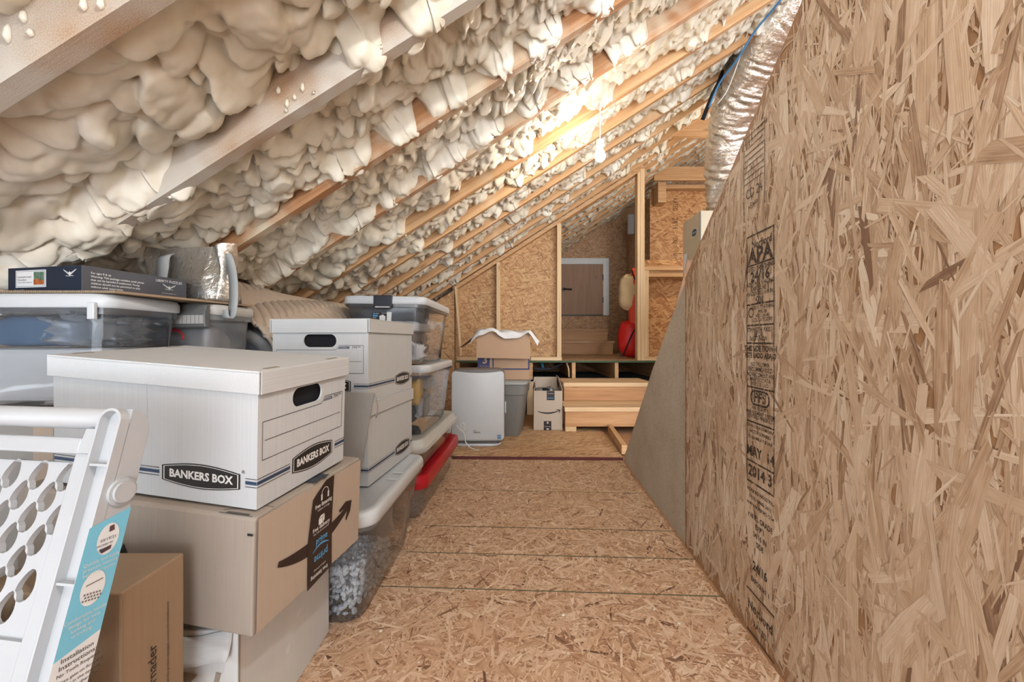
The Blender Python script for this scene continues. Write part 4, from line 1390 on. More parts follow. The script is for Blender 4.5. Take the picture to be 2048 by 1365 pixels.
# grey board leaning in front of the lower box
gb = thing('cardboard_sheet', 'grey cardboard sheet leaning against the lower bankers box', 'cardboard', (0, 0, 0))
g0, g1 = Vector((-0.468, 1.235, 0.3385)), Vector((-0.4227, 1.265, 0.640))
lft = Vector((-0.26, 0.02, 0.006))
thk = Vector((0.0, 0.006, 0.0))
MB().hexa([g0, g1, g1 + lft, g0 + lft], [g0 + thk, g1 + thk, g1 + lft + thk, g0 + lft + thk]).build('sheet', M_grey_card, gb)
tr = MB().grid(lambda a, b: g1 + Vector((0.001 + 0.010 * math.sin(a * 2.6), -0.004 + 0.006 * b, -0.075 * a + 0.002 * math.sin(b * 9 + a * 7))), 8, 4)
tr.build('torn_corner', M_grey_card, gb, smooth=True, solid=0.002)

# brown carton behind the gate
kb = thing('carton', 'plain brown carton standing on the floor behind the white gate', 'box', (-0.55, 0.58, 0))
MB().box(-0.22, 0, 0, 0, 0.112, 0.445).build('body', M_kraft_brown, kb, bevel=0.0025)
fk = frame((0, 0, 0), (0, 1, 0), (0, 0, 1), 0.0012)
decal('seam', M_card_edge, kb, fk, [line2(0.002, 0.0, 0.002, 0.44, 0.0008)])
decal('printed_text', M_ink, kb, fk, [shift(text2d('If you purchased this product damaged, contact the manufacturer', 0.0062, 'RIGHT'), 0.078, 0.385, math.pi / 2), shift(text2d('Vornader', 0.022, 'RIGHT'), 0.050, 0.335, math.pi / 2)])


# ------------------------------------------------------------------ plastic bins
def bin_parts(o, w, d, h, taper, body_mat, lid_mat, lid_h=0.03, r=0.05, lip=0.012, foot=0.0, rim=True, wavy=False, thick_lid=False):
    """open clear tub (origin at the centre of its floor) with a rim and a rounded lid"""
    hb = h - lid_h * 0.55
    bw, bd = w - 2 * taper, d - 2 * taper
    q = lambda t: (bw + 2 * (taper - lip) * t, bd + 2 * (taper - lip) * t)
    rings = [rrect(bw - 0.02, bd - 0.02, r * 0.8, 6, 0.0), rrect(bw, bd, r * 0.9, 6, 0.012)]
    for t in (0.25, 0.5, 0.75, 1.0):
        a, b = q(t)
        rings.append(rrect(a, b, r, 6, 0.012 + (hb - 0.012) * t))
    MB().loft(rings, True, False).build('tub', body_mat, o, smooth=True, angle=45)
    if rim:
        a, b = q(1.0)
        MB().loft([rrect(a + 0.001, b + 0.001, r, 6, hb - 0.035), rrect(a + 0.014, b + 0.014, r, 6, hb - 0.033), rrect(a + 0.014, b + 0.014, r, 6, hb)], False, False).build('rim', body_mat, o, smooth=True, angle=45)
    z0 = h - lid_h
    if wavy:
        rg = [rrect(w - 0.012, d - 0.012, r, 6, z0 - 0.012), rrect(w + 0.012, d + 0.012, r + .01, 6, z0), rrect(w + 0.006, d + 0.006, r, 6, z0 + lid_h * 0.35), rrect(w - 0.014, d - 0.014, r, 6, z0 + lid_h * 0.45),
              rrect(w - 0.03, d - 0.03, r, 6, h), rrect(w - 0.055, d - 0.055, r, 6, h + 0.002), rrect(w - 0.08, d - 0.08, r, 6, h - 0.010)]
    else:
        rg = [rrect(w - 0.006, d - 0.006, r, 6, z0 - 0.004), rrect(w, d, r, 6, z0), rrect(w, d, r, 6, z0 + lid_h * 0.62), rrect(w - 0.008, d - 0.008, r, 6, h - 0.002), rrect(w - 0.018, d - 0.018, r, 6, h),
              rrect(w - 0.05, d - 0.05, r * 0.8, 6, h), rrect(w - 0.056, d - 0.056, r * 0.8, 6, h - 0.003)]
    lid = MB().loft(rg, False, True).build('lid', lid_mat, o, smooth=True, angle=50)
    return lid


# floor bin with pellets (under the two bankers boxes)
bA = thing('storage_bin', 'clear floor bin of white pellets under the stacked bankers boxes', 'bin', (-0.575, 1.405, 0.0), (0, 0, -0.03), group='clear storage bins')
ldA = bin_parts(bA, 0.425, 0.60, 0.336, 0.060, M_clear, M_lid_white, 0.036, 0.055)
for q in (-0.02, 0.045):
    MB().box(0.155, q, 0.336, 0.200, q + 0.008, 0.3375).build('moulded_rib', M_lid_white, ldA, bevel=0.001)
# pellets: one heap of small lumps
pl = MB()
ico_v, ico_f = [], []
bm_ = bmesh.new()
bmesh.ops.create_icosphere(bm_, subdivisions=1, radius=1.0)
ico_v = [v.co.copy() for v in bm_.verts]
ico_f = [tuple(v.index for v in f.verts) for f in bm_.faces]
bm_.free()
rp_ = random.Random(3)
for i in range(3200):
    x = rp_.uniform(-0.143, 0.143)
    y = rp_.uniform(-0.228, 0.06)
    top = 0.145 - 0.07 * max(0, (y + 0.05) / 0.12) ** 1.5
    z = rp_.uniform(0.012, max(0.03, top)) if rp_.random() < 0.6 else max(0.03, top) + rp_.uniform(-0.01, 0.006)
    s = rp_.uniform(0.007, 0.012)
    e_ = Euler((rp_.uniform(0, 3), rp_.uniform(0, 3), rp_.uniform(0, 3))).to_matrix()
    sc = Vector((s, s * rp_.uniform(0.6, 1), s * rp_.uniform(0.55, 0.9)))
    pl.add([tuple(e_ @ Vector((v.x * sc.x, v.y * sc.y, v.z * sc.z)) + Vector((x, y, z))) for v in ico_v], ico_f)
po = pl.build('packing_pellets', M_pellet)
po.location = (-0.575, 1.405, 0.0)
po.rotation_euler = (0, 0, -0.03)
tag(po, 'heap of pale foam packing pellets inside the clear floor bin', 'pellets', kind='stuff')
c_ = lump('folded_cloth', M_cloth_light, None, (-0.59, 1.60, 0.10), (0.11, 0.08, 0.08), 4, 0.2)
tag(c_, 'pale cloth bundle behind the pellets in the clear floor bin', 'cloth')
c_ = lump('folded_cloth', M_cloth_dark, None, (-0.60, 1.36, 0.240), (0.130, 0.15, 0.050), 14, 0.12)
tag(c_, 'dark blue-grey cloth lying on the pellets in the floor bin', 'cloth')

# third stack: red lidded underbed bin, wavy lidded underbed bin, two clear bins
bR = thing('storage_bin', 'shallow clear bin with a red lid on the floor', 'bin', (-0.58, 2.235, 0.0), (0, 0, -0.045), group='shallow underbed bins')
lr = bin_parts(bR, 0.45, 0.86, 0.205, 0.045, M_pinkclear, M_red, 0.055, 0.06)
c_ = lump('folded_cloth', M_cloth_pink, None, (-0.60, 2.23, 0.075), (0.155, 0.35, 0.055), 5, 0.06, e=0.4)
tag(c_, 'pinkish cloth filling the red lidded bin', 'cloth')
bW = thing('storage_bin', 'shallow clear bin with a stepped pale lid above the red lid', 'bin', (-0.585, 2.235, 0.206), (0, 0, -0.05), group='shallow underbed bins')
bin_parts(bW, 0.435, 0.84, 0.150, 0.030, M_pinkclear, M_lid_grey, 0.050, 0.07, wavy=True)
c_ = lump('folded_cloth', M_cloth_pink, None, (-0.60, 2.23, 0.265), (0.155, 0.34, 0.040), 6, 0.06, e=0.4)
tag(c_, 'beige cloth filling the stepped lid bin', 'cloth')
bM_ = thing('storage_bin', 'middle clear bin with white lid and yellow cloth inside', 'bin', (-0.578, 2.255, 0.3475), (0, 0, -0.045), group='clear storage bins')
bin_parts(bM_, 0.405, 0.63, 0.338, 0.045, M_clear, M_lid_white, 0.032, 0.05)
c_ = lump('folded_cloth', M_cloth_dark, None, (-0.62, 2.20, 0.445), (0.115, 0.20, 0.085), 8, 0.10)
tag(c_, 'dark grey cloth in the middle clear bin', 'cloth')
c_ = lump('folded_cloth', M_cloth_yellow, None, (-0.475, 2.02, 0.545), (0.034, 0.045, 0.060), 9, 0.25)
tag(c_, 'yellow cloth pressed against the middle clear bin wall', 'cloth')
c_ = lump('plastic_bag', M_cloth_light, None, (-0.455, 2.10, 0.475), (0.024, 0.085, 0.06), 12, 0.45, 1.6)
tag(c_, 'crumpled white plastic bag in the middle clear bin', 'bag')
c_ = lump('folded_cloth', M_cloth_light, None, (-0.58, 2.33, 0.560), (0.13, 0.20, 0.035), 15, 0.15)
tag(c_, 'pale sheet folded on the contents of the middle clear bin', 'cloth')

TB = boxmat((-0.4196, 1.9497, 0.6865), (-0.012, 0.018, -0.0465), (-0.2, 0.31, 0))
bT = thing('storage_bin', 'top clear bin with white lid and black latch', 'bin', group='clear storage bins')
bT.matrix_world = TB
ldT = bin_parts(bT, 0.405, 0.62, 0.325, 0.040, M_clear, M_lid_white, 0.034, 0.045)
la = MB().box(-0.045, -0.318, 0.268, 0.045, -0.300, 0.328).build('latch', M_latch_dark, bT, bevel=0.004)
MB().box(-0.034, -0.321, 0.268, 0.036, -0.316, 0.274).build('latch_lip', M_lid_grey, la, bevel=0.001)
fl = frame((-0.055, -0.293, 0.215), (1, 0, 0), (0, 0.10, 1), 0.004)
lb = MB().add(*rect2(-0.002, -0.03, 0.068, 0.034), fl).build('label', M_latch_dark, bT)
decal('label_panel', M_white_label, lb, fl, [rect2(0.070, -0.03, 0.093, 0.034), poly2([(0.036, -0.004), (0.050, -0.014), (0.064, -0.004), (0.064, 0.012), (0.050, 0.022), (0.034, 0.014)])], 0.0008)
decal('label_band', M_blue_ink, lb, fl, [rect2(0.002, 0.012, 0.026, 0.019), rect2(0.003, 0.023, 0.012, 0.029)], 0.0010)
decal('lettering', M_white_ink, lb, fl, [shift(text2d('HART', 0.007, 'LEFT'), 0.014, 0.026), shift(text2d('64 qt', 0.008, 'LEFT'), 0.003, 0.006), shift(text2d('Storage', 0.008, 'LEFT'), 0.003, -0.004), shift(text2d('Tote', 0.008, 'LEFT'), 0.003, -0.014), shift(text2d('HTTC640', 0.006, 'LEFT'), 0.045, 0.028)], 0.0012)
for nm, mt_, lab, c0, rr, sd, am in (
        ('folded_cloth', M_cloth_dark, 'dark slate cloth along the top of the top clear bin', (-0.61, 2.20, 0.925), (0.145, 0.22, 0.045), 21, 0.08),
        ('folded_cloth', M_cloth_light, 'pale crumpled cloth below the dark cloth in the top bin', (-0.61, 2.19, 0.870), (0.150, 0.225, 0.035), 22, 0.10),
        ('folded_cloth', M_quilt_brown, 'grey brown cloth in the middle of the top clear bin', (-0.61, 2.19, 0.815), (0.145, 0.22, 0.035), 23, 0.08),
        ('folded_cloth', M_cloth_maroon, 'maroon cloth low in the top clear bin', (-0.61, 2.22, 0.755), (0.140, 0.21, 0.045), 24, 0.10),
        ('plastic_bag', M_cloth_light, 'white carrier bag at the bottom of the top clear bin', (-0.47, 2.03, 0.745), (0.035, 0.06, 0.045), 25, 0.4)):
    c_ = lump(nm, mt_, None, c0, rr, sd, am, 1.3)
    tag(c_, lab, 'bag' if nm == 'plastic_bag' else 'cloth')
c_ = lump('blue_bottle', M_cable_blue, None, (-0.335, 2.78, 0.72), (0.03, 0.03, 0.06), 3, 0.1)
bpy.data.objects.remove(c_)

# ------------------------------------------------------------------ left pile: cartons, two totes, cardboard sheet, puzzle, silver bag
cs = thing('carton', 'grey white carton low down carrying the tote beside the near bankers box', 'box', (-1.11, 1.10, 0))
MB().box(-0.21, -0.10, 0.0, 0.16, 0.13, 0.635).build('body', M_grey_card, cs, bevel=0.003)
MB().box(-0.05, -0.1008, 0.0, -0.002, -0.1002, 0.635).build('tape_strip', M_kraft, cs)
cs2 = thing('carton', 'brown carton hidden low down under the rear grey latch tote', 'box', (-1.05, 1.34, 0))
MB().box(-0.16, -0.095, 0.0, 0.14, 0.115, 0.600).build('body', M_kraft_dull, cs2, bevel=0.003)
MB().box(-0.05, -0.0958, 0.0, -0.002, -0.0952, 0.60).build('tape_strip', M_kraft, cs2)
b1 = thing('storage_bin', 'clear tote with white lid holding blue cloth below the puzzle box', 'bin', (-1.155, 1.10, 0.6365), group='clear storage bins')
bin_parts(b1, 0.385, 0.245, 0.2775, 0.022, M_clear, M_lid_white, 0.030, 0.040, lip=0.010)
MB().box(-0.005 + 0.157, -0.128, 0.215, 0.169, -0.118, 0.255).build('clip', M_lid_white, b1, bevel=0.002)
c_ = MB().box(-1.31, 1.0, 0.652, -1.005, 1.19, 0.782).build('white_box', M_white_card, bevel=0.012)
tag(c_, 'plain white box filling the bottom of the clear tote', 'box')
c_ = lump('folded_cloth', M_cloth_blue, None, (-1.205, 1.10, 0.825), (0.105, 0.075, 0.040), 31, 0.10, e=0.4)
tag(c_, 'blue cloth inside the clear tote', 'cloth')
c_ = lump('plastic_bag', M_bag_clear, None, (-1.085, 1.085, 0.826), (0.085, 0.075, 0.040), 35, 0.35, 1.7, n=44)
tag(c_, 'crinkled clear plastic bag inside the clear tote', 'bag')
b2 = thing('storage_bin', 'clear tote with grey ribbed latch behind the blue cloth tote', 'bin', (-1.02, 1.345, 0.6015), (0, 0, -0.12), group='clear storage bins')
bin_parts(b2, 0.265, 0.195, 0.312, 0.022, M_frost, M_lid_grey, 0.030, 0.035, lip=0.010)
la = MB()
la.loft([[(xl, -0.098, 0.235), (xl, -0.114, 0.240), (xl, -0.117, 0.282), (xl, -0.110, 0.306), (xl, -0.096, 0.309)] for xl in (-0.012, 0.130)])
lt = la.build('latch', M_latch_grey, b2, bevel=0.003)
for i in range(10):
    MB().box(-0.008 + 0.0136 * i, -0.1185, 0.250, 0.0040 + 0.0136 * i, -0.1150, 0.275).build('latch_rib', M_latch_ribs, lt)
fl = frame((-0.025, -0.0905, 0.175), (1, 0, 0), (0, 0, 1), 0.004)
lb = decal('brand_label', M_white_ink, b2, fl, [poly2([(x + 0.028, y, 0) for x, y, z in rrect(0.042, 0.016, 0.006)])])
decal('lettering', M_cloth_maroon, lb, fl, [shift(text2d('Sterilite', 0.0105), 0.028, 0.0)], 0.0005)
c_ = lump('folded_cloth', M_quilt_brown, None, (-1.03, 1.345, 0.745), (0.085, 0.060, 0.10), 41, 0.10, e=0.45)
tag(c_, 'taupe cloth packed inside the grey latch tote', 'cloth')
c_ = MB().tube([(-1.035 + 0.030 * math.cos(q), 1.262, 0.812 + 0.022 * math.sin(q)) for q in [math.radians(d) for d in range(-20, 150, 12)]], 0.005, 8).build('red_strap', M_red, smooth=True)
tag(c_, 'small curved red strap inside the grey latch tote', 'strap')

cbs = thing('cardboard_sheet', 'flat corrugated cardboard sheet lying across both totes', 'cardboard')
Z0, Z1 = 0.9152, 0.9208
ca = [(-1.262, 0.985), (-0.949, 0.985), (-0.872, 1.385), (-1.225, 1.42)]
MB().hexa([(x, y, Z0) for x, y in ca], [(x, y, Z1) for x, y in ca]).build('liner', M_kraft_brown, cbs)
fl_ = MB()
for i in range(60):
    x = -1.262 + i * 0.0052
    fl_.box(x, 0.9835, Z0 + 0.001, x + 0.0026, 0.9851, Z1 - 0.001)
fl_.build('corrugation', M_card_edge, cbs)

pz = thing('puzzle_box', 'dark navy puzzle box with white lettering on the cardboard sheet', 'box', (-1.038, 0.995, 0.9215), (0, 0, -0.2))
PW, PD, PH = 0.240, 0.26, 0.062
MB().box(-PW, 0, 0, 0, PD, PH).build('body', M_slate_box, pz, bevel=0.0008)
ff = frame((0, 0, 0), (1, 0, 0), (0, 0, 1), 0.0010)
fp = decal('end_panel', M_navy_box, pz, frame((0, 0, 0), (1, 0, 0), (0, 0, 1), 0.0004), [rect2(-PW + 0.0005, 0.0005, -0.0005, PH - 0.0005)])
pic = decal('picture_label', M_white_label, pz, ff, [rect2(-0.213, 0.012, -0.112, 0.055)])
decal('label_border', M_navy_ink, pic, ff, [line2(-0.210, 0.0145, -0.115, 0.0145, 0.0008), line2(-0.210, 0.0525, -0.115, 0.0525, 0.0008), line2(-0.210, 0.0145, -0.210, 0.0525, 0.0008), line2(-0.115, 0.0145, -0.115, 0.0525, 0.0008)], 0.0004)
decal('label_picture', M_green_photo, pic, ff, [rect2(-0.152, 0.018, -0.118, 0.050)], 0.0004)
decal('picture_foreground', M_brown_photo, pic, ff, [poly2([(-0.152, 0.018), (-0.118, 0.018), (-0.118, 0.030), (-0.128, 0.028), (-0.140, 0.034), (-0.152, 0.030)])], 0.0007)
decal('label_text', M_ink, pic, ff, [shift(text2d("Frida Kahlo's Studio", 0.0058, 'LEFT'), -0.206, 0.038), shift(text2d('Thomas Eboni', 0.0052, 'LEFT'), -0.206, 0.031), shift(text2d('11.75" x 10.25"  523 pieces', 0.0044, 'LEFT'), -0.206, 0.0245)], 0.0006)


def eagle(s):
    w = []
    for sg in (-1, 1):
        for i in range(5):
            w.append(poly2([(sg * 0.10 * s, 0.02 * s - 0.03 * s * i), (sg * (0.9 - 0.13 * i) * s, (0.42 - 0.10 * i) * s), (sg * (0.72 - 0.13 * i) * s, (0.20 - 0.09 * i) * s), (sg * 0.14 * s, -0.05 * s - 0.03 * s * i)]))
    w.append(poly2([(-0.12 * s, 0.05 * s), (0.0, 0.16 * s), (0.12 * s, 0.05 * s), (0.08 * s, -0.25 * s), (0, -0.34 * s), (-0.08 * s, -0.25 * s)]))
    w.append(stroke2([(-0.55 * s, -0.25 * s), (-0.2 * s, -0.33 * s), (0.15 * s, -0.27 * s), (0.5 * s, -0.30 * s)], 0.05 * s))
    return w


decal('eagle_mark', M_white_ink, pz, ff, [shift(q, -0.036, 0.044) for q in eagle(0.024)])
decal('origin_text', M_white_ink, pz, ff, [shift(text2d('Made in USA', 0.0062, 'LEFT'), -0.218, 0.005)])
fs_ = frame((0, 0, 0), (0, 1, 0), (0, 0, 1), 0.0008)
decal('warning_text', M_white_ink, pz, fs_, [shift(text2d(t_, 0.0068, 'LEFT', bold=0.0001), 0.018, 0.046 - 0.0085 * i) for i, t_ in enumerate(('For ages 8 & up', 'Warning: This package contains small pieces', 'that can be harmful if swallowed. Young', 'children should not be permitted to play', 'without adult supervision.'))])
decal('brand_text', M_white_ink, pz, fs_, [shift(text2d('LIBERTY PUZZLES', 0.0096, bold=0.0001), 0.208, 0.050), shift(text2d('www.libertypuzzles.com', 0.0042), 0.208, 0.016)] + [shift(q, 0.208, 0.034) for q in eagle(0.022)])

# silver insulated bag
bg = thing('tote_bag', 'silver foil shopping bag with grey strap handles on the cardboard sheet', 'bag', (-1.03, 1.335, 0.9215), (0, 0, -0.22))


def bagring(t):
    w = 0.145 + 0.012 * t
    d = 0.055 - 0.030 * t
    z = 0.182 * t
    pts = []
    n = 40
    for i in range(n):
        a = 2 * math.pi * i / n
        x = w * math.copysign(abs(math.cos(a)) ** 0.35, math.cos(a))
        y = d * math.copysign(abs(math.sin(a)) ** 0.35, math.sin(a))
        k_ = 0.004 * math.sin(a * 7 + t * 3) + 0.006 * math.sin(a * 3 + t * 7) * (0.3 + t)
        pts.append((x + k_ * 0.5 - 0.012 * t, y + k_, z + (0.008 * math.sin(a * 2 + 1) if t > 0.95 else 0)))
    return pts


MB().loft([bagring(t / 12) for t in range(13)], True, False).build('bag_body', M_foil, bg, smooth=True)


def strap(name, pts, wdir, w, mat, par):
    pts = [Vector(p) for p in pts]
    wd = Vector(wdir).normalized() * (w / 2)
    mb = MB()
    n = len(pts) - 1
    mb.grid(lambda a, b: pts[min(n, int(round(a * n)))] + wd * (2 * b - 1), n, 2)
    return mb.build(name, mat, par, smooth=True, solid=0.0018)


def arc(pts, n=24):
    """catmull-rom through points"""
    P_ = [Vector(p) for p in pts]
    P_ = [2 * P_[0] - P_[1]] + P_ + [2 * P_[-1] - P_[-2]]
    out = []
    seg = len(P_) - 3
    for i in range(n + 1):
        u = i / n * seg
        k_ = min(int(u), seg - 1)
        t = u - k_
        a, b, c, d = P_[k_:k_ + 4]
        out.append(0.5 * ((2 * b) + (c - a) * t + (2 * a - 5 * b + 4 * c - d) * t * t + (3 * b - a - 3 * c + d) * t ** 3))
    return out


strap('front_handle', arc([(-0.055, -0.035, 0.155), (-0.052, -0.052, 0.140), (-0.045, -0.062, 0.10), (-0.050, -0.064, 0.06), (-0.052, -0.060, 0.02)]), (1, 0, 0.05), 0.046, M_strap, bg)
strap('side_handle', arc([(0.120, -0.01, 0.150), (0.148, -0.015, 0.146), (0.172, -0.02, 0.09), (0.182, -0.025, 0.02), (0.182, -0.03, -0.035), (0.170, -0.03, -0.052), (0.155, -0.03, -0.045), (0.152, -0.03, -0.025)]), (0.95, -0.3, 0), 0.050, M_strap, bg)
strap('rear_handle', arc([(-0.150, 0.0, 0.155), (-0.166, 0.0, 0.162), (-0.176, 0.0, 0.13), (-0.178, 0.0, 0.08), (-0.172, 0.0, 0.05)]), (0.9, -0.4, 0), 0.036, M_strap_blue, bg)
MB().grid(lambda a, b: (0.075 + 0.002 * math.sin(b * 5), -0.052 + 0.026 * b, 0.002 + 0.155 * b), 1, 8).build('seam', M_alu, bg, solid=0.003)

# quilt and moving blankets
cq = thing('carton', 'brown carton low down carrying the folded blankets', 'box', (-1.02, 1.80, 0))
MB().box(-0.20, -0.26, 0.0, 0.18, 0.33, 0.55).build('body', M_kraft_far, cq, bevel=0.003)
MB().box(-0.05, -0.2608, 0.0, -0.002, -0.2602, 0.55).build('tape_strip', M_kraft, cq)


def drape(lift, x0=-1.24, x1=-0.83, y0=1.44, y1=2.20, puff=0.0, front=0.12, ph=0.0):
    def fn(a, b):
        x = x0 + (x1 - x0) * a
        y = y0 + (y1 - y0) * b
        z = 0.955 + 0.26 * (-0.82 - x) * (1 - 0.3 * b) + lift
        z += 0.012 * math.sin(x * 9 + ph) * math.cos(y * 7)
        z -= front * math.exp(-((b) / 0.34) ** 1.3) * (0.35 + 0.9 * a)
        z -= 0.06 * max(0.0, (a - 0.82) / 0.18) ** 2
        if puff:
            c = ((x * 1.0) % 0.22)
            tri = abs(c - 0.11)
            phs = (y + tri) / 0.048
            z += puff * abs(math.sin(math.pi * phs)) ** 0.5
            z += puff * 0.7 * (abs(math.sin(math.pi * x / 0.11)) ** 0.3 - 1)
        return (x, y, z)
    return fn


qo = MB().grid(drape(0.0, puff=0.017), 150, 240).build('quilt', M_quilt, smooth=True, solid=0.012)
tag(qo, 'beige chevron quilted blanket spread on top of the grey blankets', 'quilt')
for i, (mt_, lab, lf) in enumerate(((M_blanket_grey, 'upper grey moving blanket folded just under the beige quilt', -0.045), (M_blanket_dark, 'charcoal moving blanket under the grey folded blanket', -0.100),
                                    (M_blanket_grey, 'lower grey moving blanket in the folded pile', -0.150), (M_blanket_dark, 'bottom charcoal moving blanket of the folded pile', -0.210))):
    q = MB().grid(drape(lf, x1=-0.83 - 0.012 * i, y0=1.45 - 0.004 * i, front=0.13 - 0.012 * i, ph=i), 24, 40).build('moving_blanket', mt_, smooth=True, solid=0.040)
    tag(q, lab, 'blanket', 'folded moving blankets')
q = lump('moving_blanket', M_blanket_dark, None, (-1.02, 1.82, 0.625), (0.20, 0.36, 0.070), 51, 0.04, e=0.35)
tag(q, 'bulky dark blanket at the base of the folded pile', 'blanket', 'folded moving blankets')
q = lump('cushion', M_quilt_brown, None, (-0.98, 2.40, 0.84), (0.12, 0.12, 0.13), 54, 0.08)
tag(q, 'dark brown grey cushion peeking behind the quilt', 'cushion')
# ------------------------------------------------------------------ white plastic safety gate leaning at the left
HG = 0.721
GD = 0.042
gt = thing('safety_gate', 'white plastic lattice safety gate leaning at the near end of the pile', 'gate', (-0.5449, 0.3719, 0.012), (-0.253, 0, -0.15))
PWD = 0.036


def yz_prism(pts, x0, x1):
    return MB().hexa([(x0, y, z) for y, z in pts], [(x1, y, z) for y, z in pts])


prof = [(0.012, 0.0), (GD, 0.0), (GD, HG - 0.03)]
prof += [(GD - 0.03 + 0.03 * math.cos(a), HG - 0.03 + 0.03 * math.sin(a)) for a in [math.radians(d) for d in range(15, 91, 15)]]
prof += [(0.012, HG)]
yz_prism(prof, -PWD, 0.0).build('post', M_gate, gt, bevel=0.0012)
# raised stadium rim of the channel, with ribs
so = [(x - PWD / 2, y + HG / 2) for x, y, z in rrect(PWD, HG, PWD / 2 - 0.0005, 8)]
si = [(x - PWD / 2, y + HG / 2) for x, y, z in rrect(PWD - 0.007, HG - 0.007, PWD / 2 - 0.004, 8)]
vs, fs = fill2d([so, si], 0.0065)
ch = MB().add(vs, fs, frame((0, 0.0065, 0), (1, 0, 0), (0, 0, 1), 0.0)).build('channel_rim', M_gate, gt, bevel=0.001)
for zz in (HG - 0.075, HG - 0.215, HG - 0.355, HG - 0.50, HG - 0.63):
    MB().box(-PWD + 0.004, 0.002, zz, -0.004, 0.012, zz + 0.003).build('channel_rib', M_gate, ch)
MB().box(-0.070, 0.010, 0.0, -PWD - 0.004, 0.030, HG - 0.060).build('inner_stile', M_gate, gt, bevel=0.002)
MB().box(-PWD - 0.004, 0.002, 0.0, -PWD, 0.030, HG - 0.02).build('ridge', M_gate, gt, bevel=0.001)
MB().tube([(-PWD, 0.022, HG - 0.014), (-0.70, 0.022, HG - 0.014)], 0.0145, 16).build('top_rail', M_gate, gt, smooth=True)
MB().box(-0.70, 0.008, HG - 0.062, -0.062, 0.034, HG - 0.040).build('second_rail', M_gate, gt, bevel=0.004)
MB().hexa([(-0.062, 0.006, HG - 0.060), (-PWD, 0.006, HG - 0.060), (-PWD, 0.006, HG - 0.028), (-0.058, 0.006, HG - 0.028)], [(-0.062, 0.034, HG - 0.060), (-PWD, 0.034, HG - 0.060), (-PWD, 0.034, HG - 0.028), (-0.058, 0.034, HG - 0.028)]).build('gusset', M_gate, gt)
# lattice: a slab pierced by leaf shaped holes
x0, x1, z0, z1 = -0.70, -0.068, HG - 0.285, HG - 0.074
loops = [[(x0, z0), (x1, z0), (x1, z1), (x0, z1)]]
pa, pb = 0.046, 0.0268
for j in range(8):
    for i in range(15):
        cx = x1 - 0.020 - pa * i - (pa / 2 if j % 2 else 0) + 0.002 * j
        cz = z1 - 0.018 - pb * j
        if cx < x0 + 0.02 or cx > x1 - 0.014 or cz < z0 + 0.022 or cz > z1 - 0.012:
            continue
        lp = []
        for q in range(18):
            a = 2 * math.pi * q / 18
            rr = 0.0135 * (1.0 + 0.35 * abs(math.sin(a)) ** 3)
            ex, ez = rr * math.cos(a) * (0.98 - 0.2 * math.sin(a)), rr * math.sin(a) * 1.12
            lp.append((cx + ex * 0.97 + ez * 0.26, cz + ez * 0.97 - ex * 0.1))
        loops.append(lp)
vs, fs = fill2d(loops, 0.0035)
MB().add(vs, fs, frame((0, 0.024, 0), (1, 0, 0), (0, 0, 1), 0.0)).build('lattice', M_gate, gt, bevel=0.0012)
vs, fs = fill2d([[(x0, z0 - 0.27), (x1, z0 - 0.27), (x1, z0), (x0, z0)], [(x - 0.135, y + z0 - 0.068) for x, y, z in rrect(0.085, 0.036, 0.008)], [(x - 0.30, y + z0 - 0.068) for x, y, z in rrect(0.085, 0.036, 0.008)]], 0.009)
MB().add(vs, fs, frame((0, 0.024, 0), (1, 0, 0), (0, 0, 1), 0.0)).build('lower_panel', M_gate, gt, bevel=0.002)
MB().box(-0.70, 0.006, 0.0, -0.070, 0.038, 0.06).build('bottom_rail', M_gate, gt, bevel=0.004)
# pivot button on the outer side
bt = MB().tube([(0.0, 0.024, HG - 0.107), (0.004, 0.024, HG - 0.107)], 0.0175, 28).build('button_ring', M_gate, gt, smooth=True, angle=40)
MB().tube([(0.004, 0.024, HG - 0.107), (0.0075, 0.024, HG - 0.107)], 0.0135, 28).build('button', M_gate, bt, smooth=True, angle=40)
# instruction label wrapped on the outer side
fs1 = frame((0.0, 0, 0), (0, 1, 0), (0, 0, 1), 0.0010)
zl = HG - 0.128
lab = decal('label', M_blue_label, gt, fs1, [poly2([(-0.003, zl - 0.020), (GD, zl), (GD, zl - 0.145), (-0.003, zl - 0.165)])])
wl_ = decal('instruction_panel', M_white_label, gt, fs1, [poly2([(-0.003, zl - 0.165), (GD, zl - 0.145), (GD, zl - 0.42), (-0.003, zl - 0.42)])])
decal('label_photo', M_white_label, lab, fs1, [shift(fill2d([circ(0, 0, 0.0125, 24, 0.019)]), 0.022, zl - 0.036), shift(fill2d([circ(0, 0, 0.0135, 24, 0.020)]), 0.019, zl - 0.092)], 0.0004)
decal('photo_detail', M_cloth_maroon, lab, fs1, [shift(poly2([(-0.007, -0.012), (0.006, -0.008), (0.006, -0.013), (-0.004, -0.017)]), 0.022, zl - 0.036), shift(poly2([(0.0, 0.008), (0.006, 0.010), (0.004, 0.017), (-0.001, 0.015)]), 0.021, zl - 0.036)], 0.0008)
decal('photo_lattice', M_pur_grey, lab, fs1, [shift(fill2d([circ(0, 0, 0.0012, 8)]), 0.011 + 0.0034 * (i % 6) + 0.0017 * ((i // 6) % 2), zl - 0.098 - 0.0036 * (i // 6)) for i in range(18)] + [line2(0.010, zl - 0.088, 0.028, zl - 0.083, 0.0012)], 0.0008)


def slant(t_, size, x, z, align='CENTER'):
    return shift(text2d(t_, size, align), x, z, 0.22)


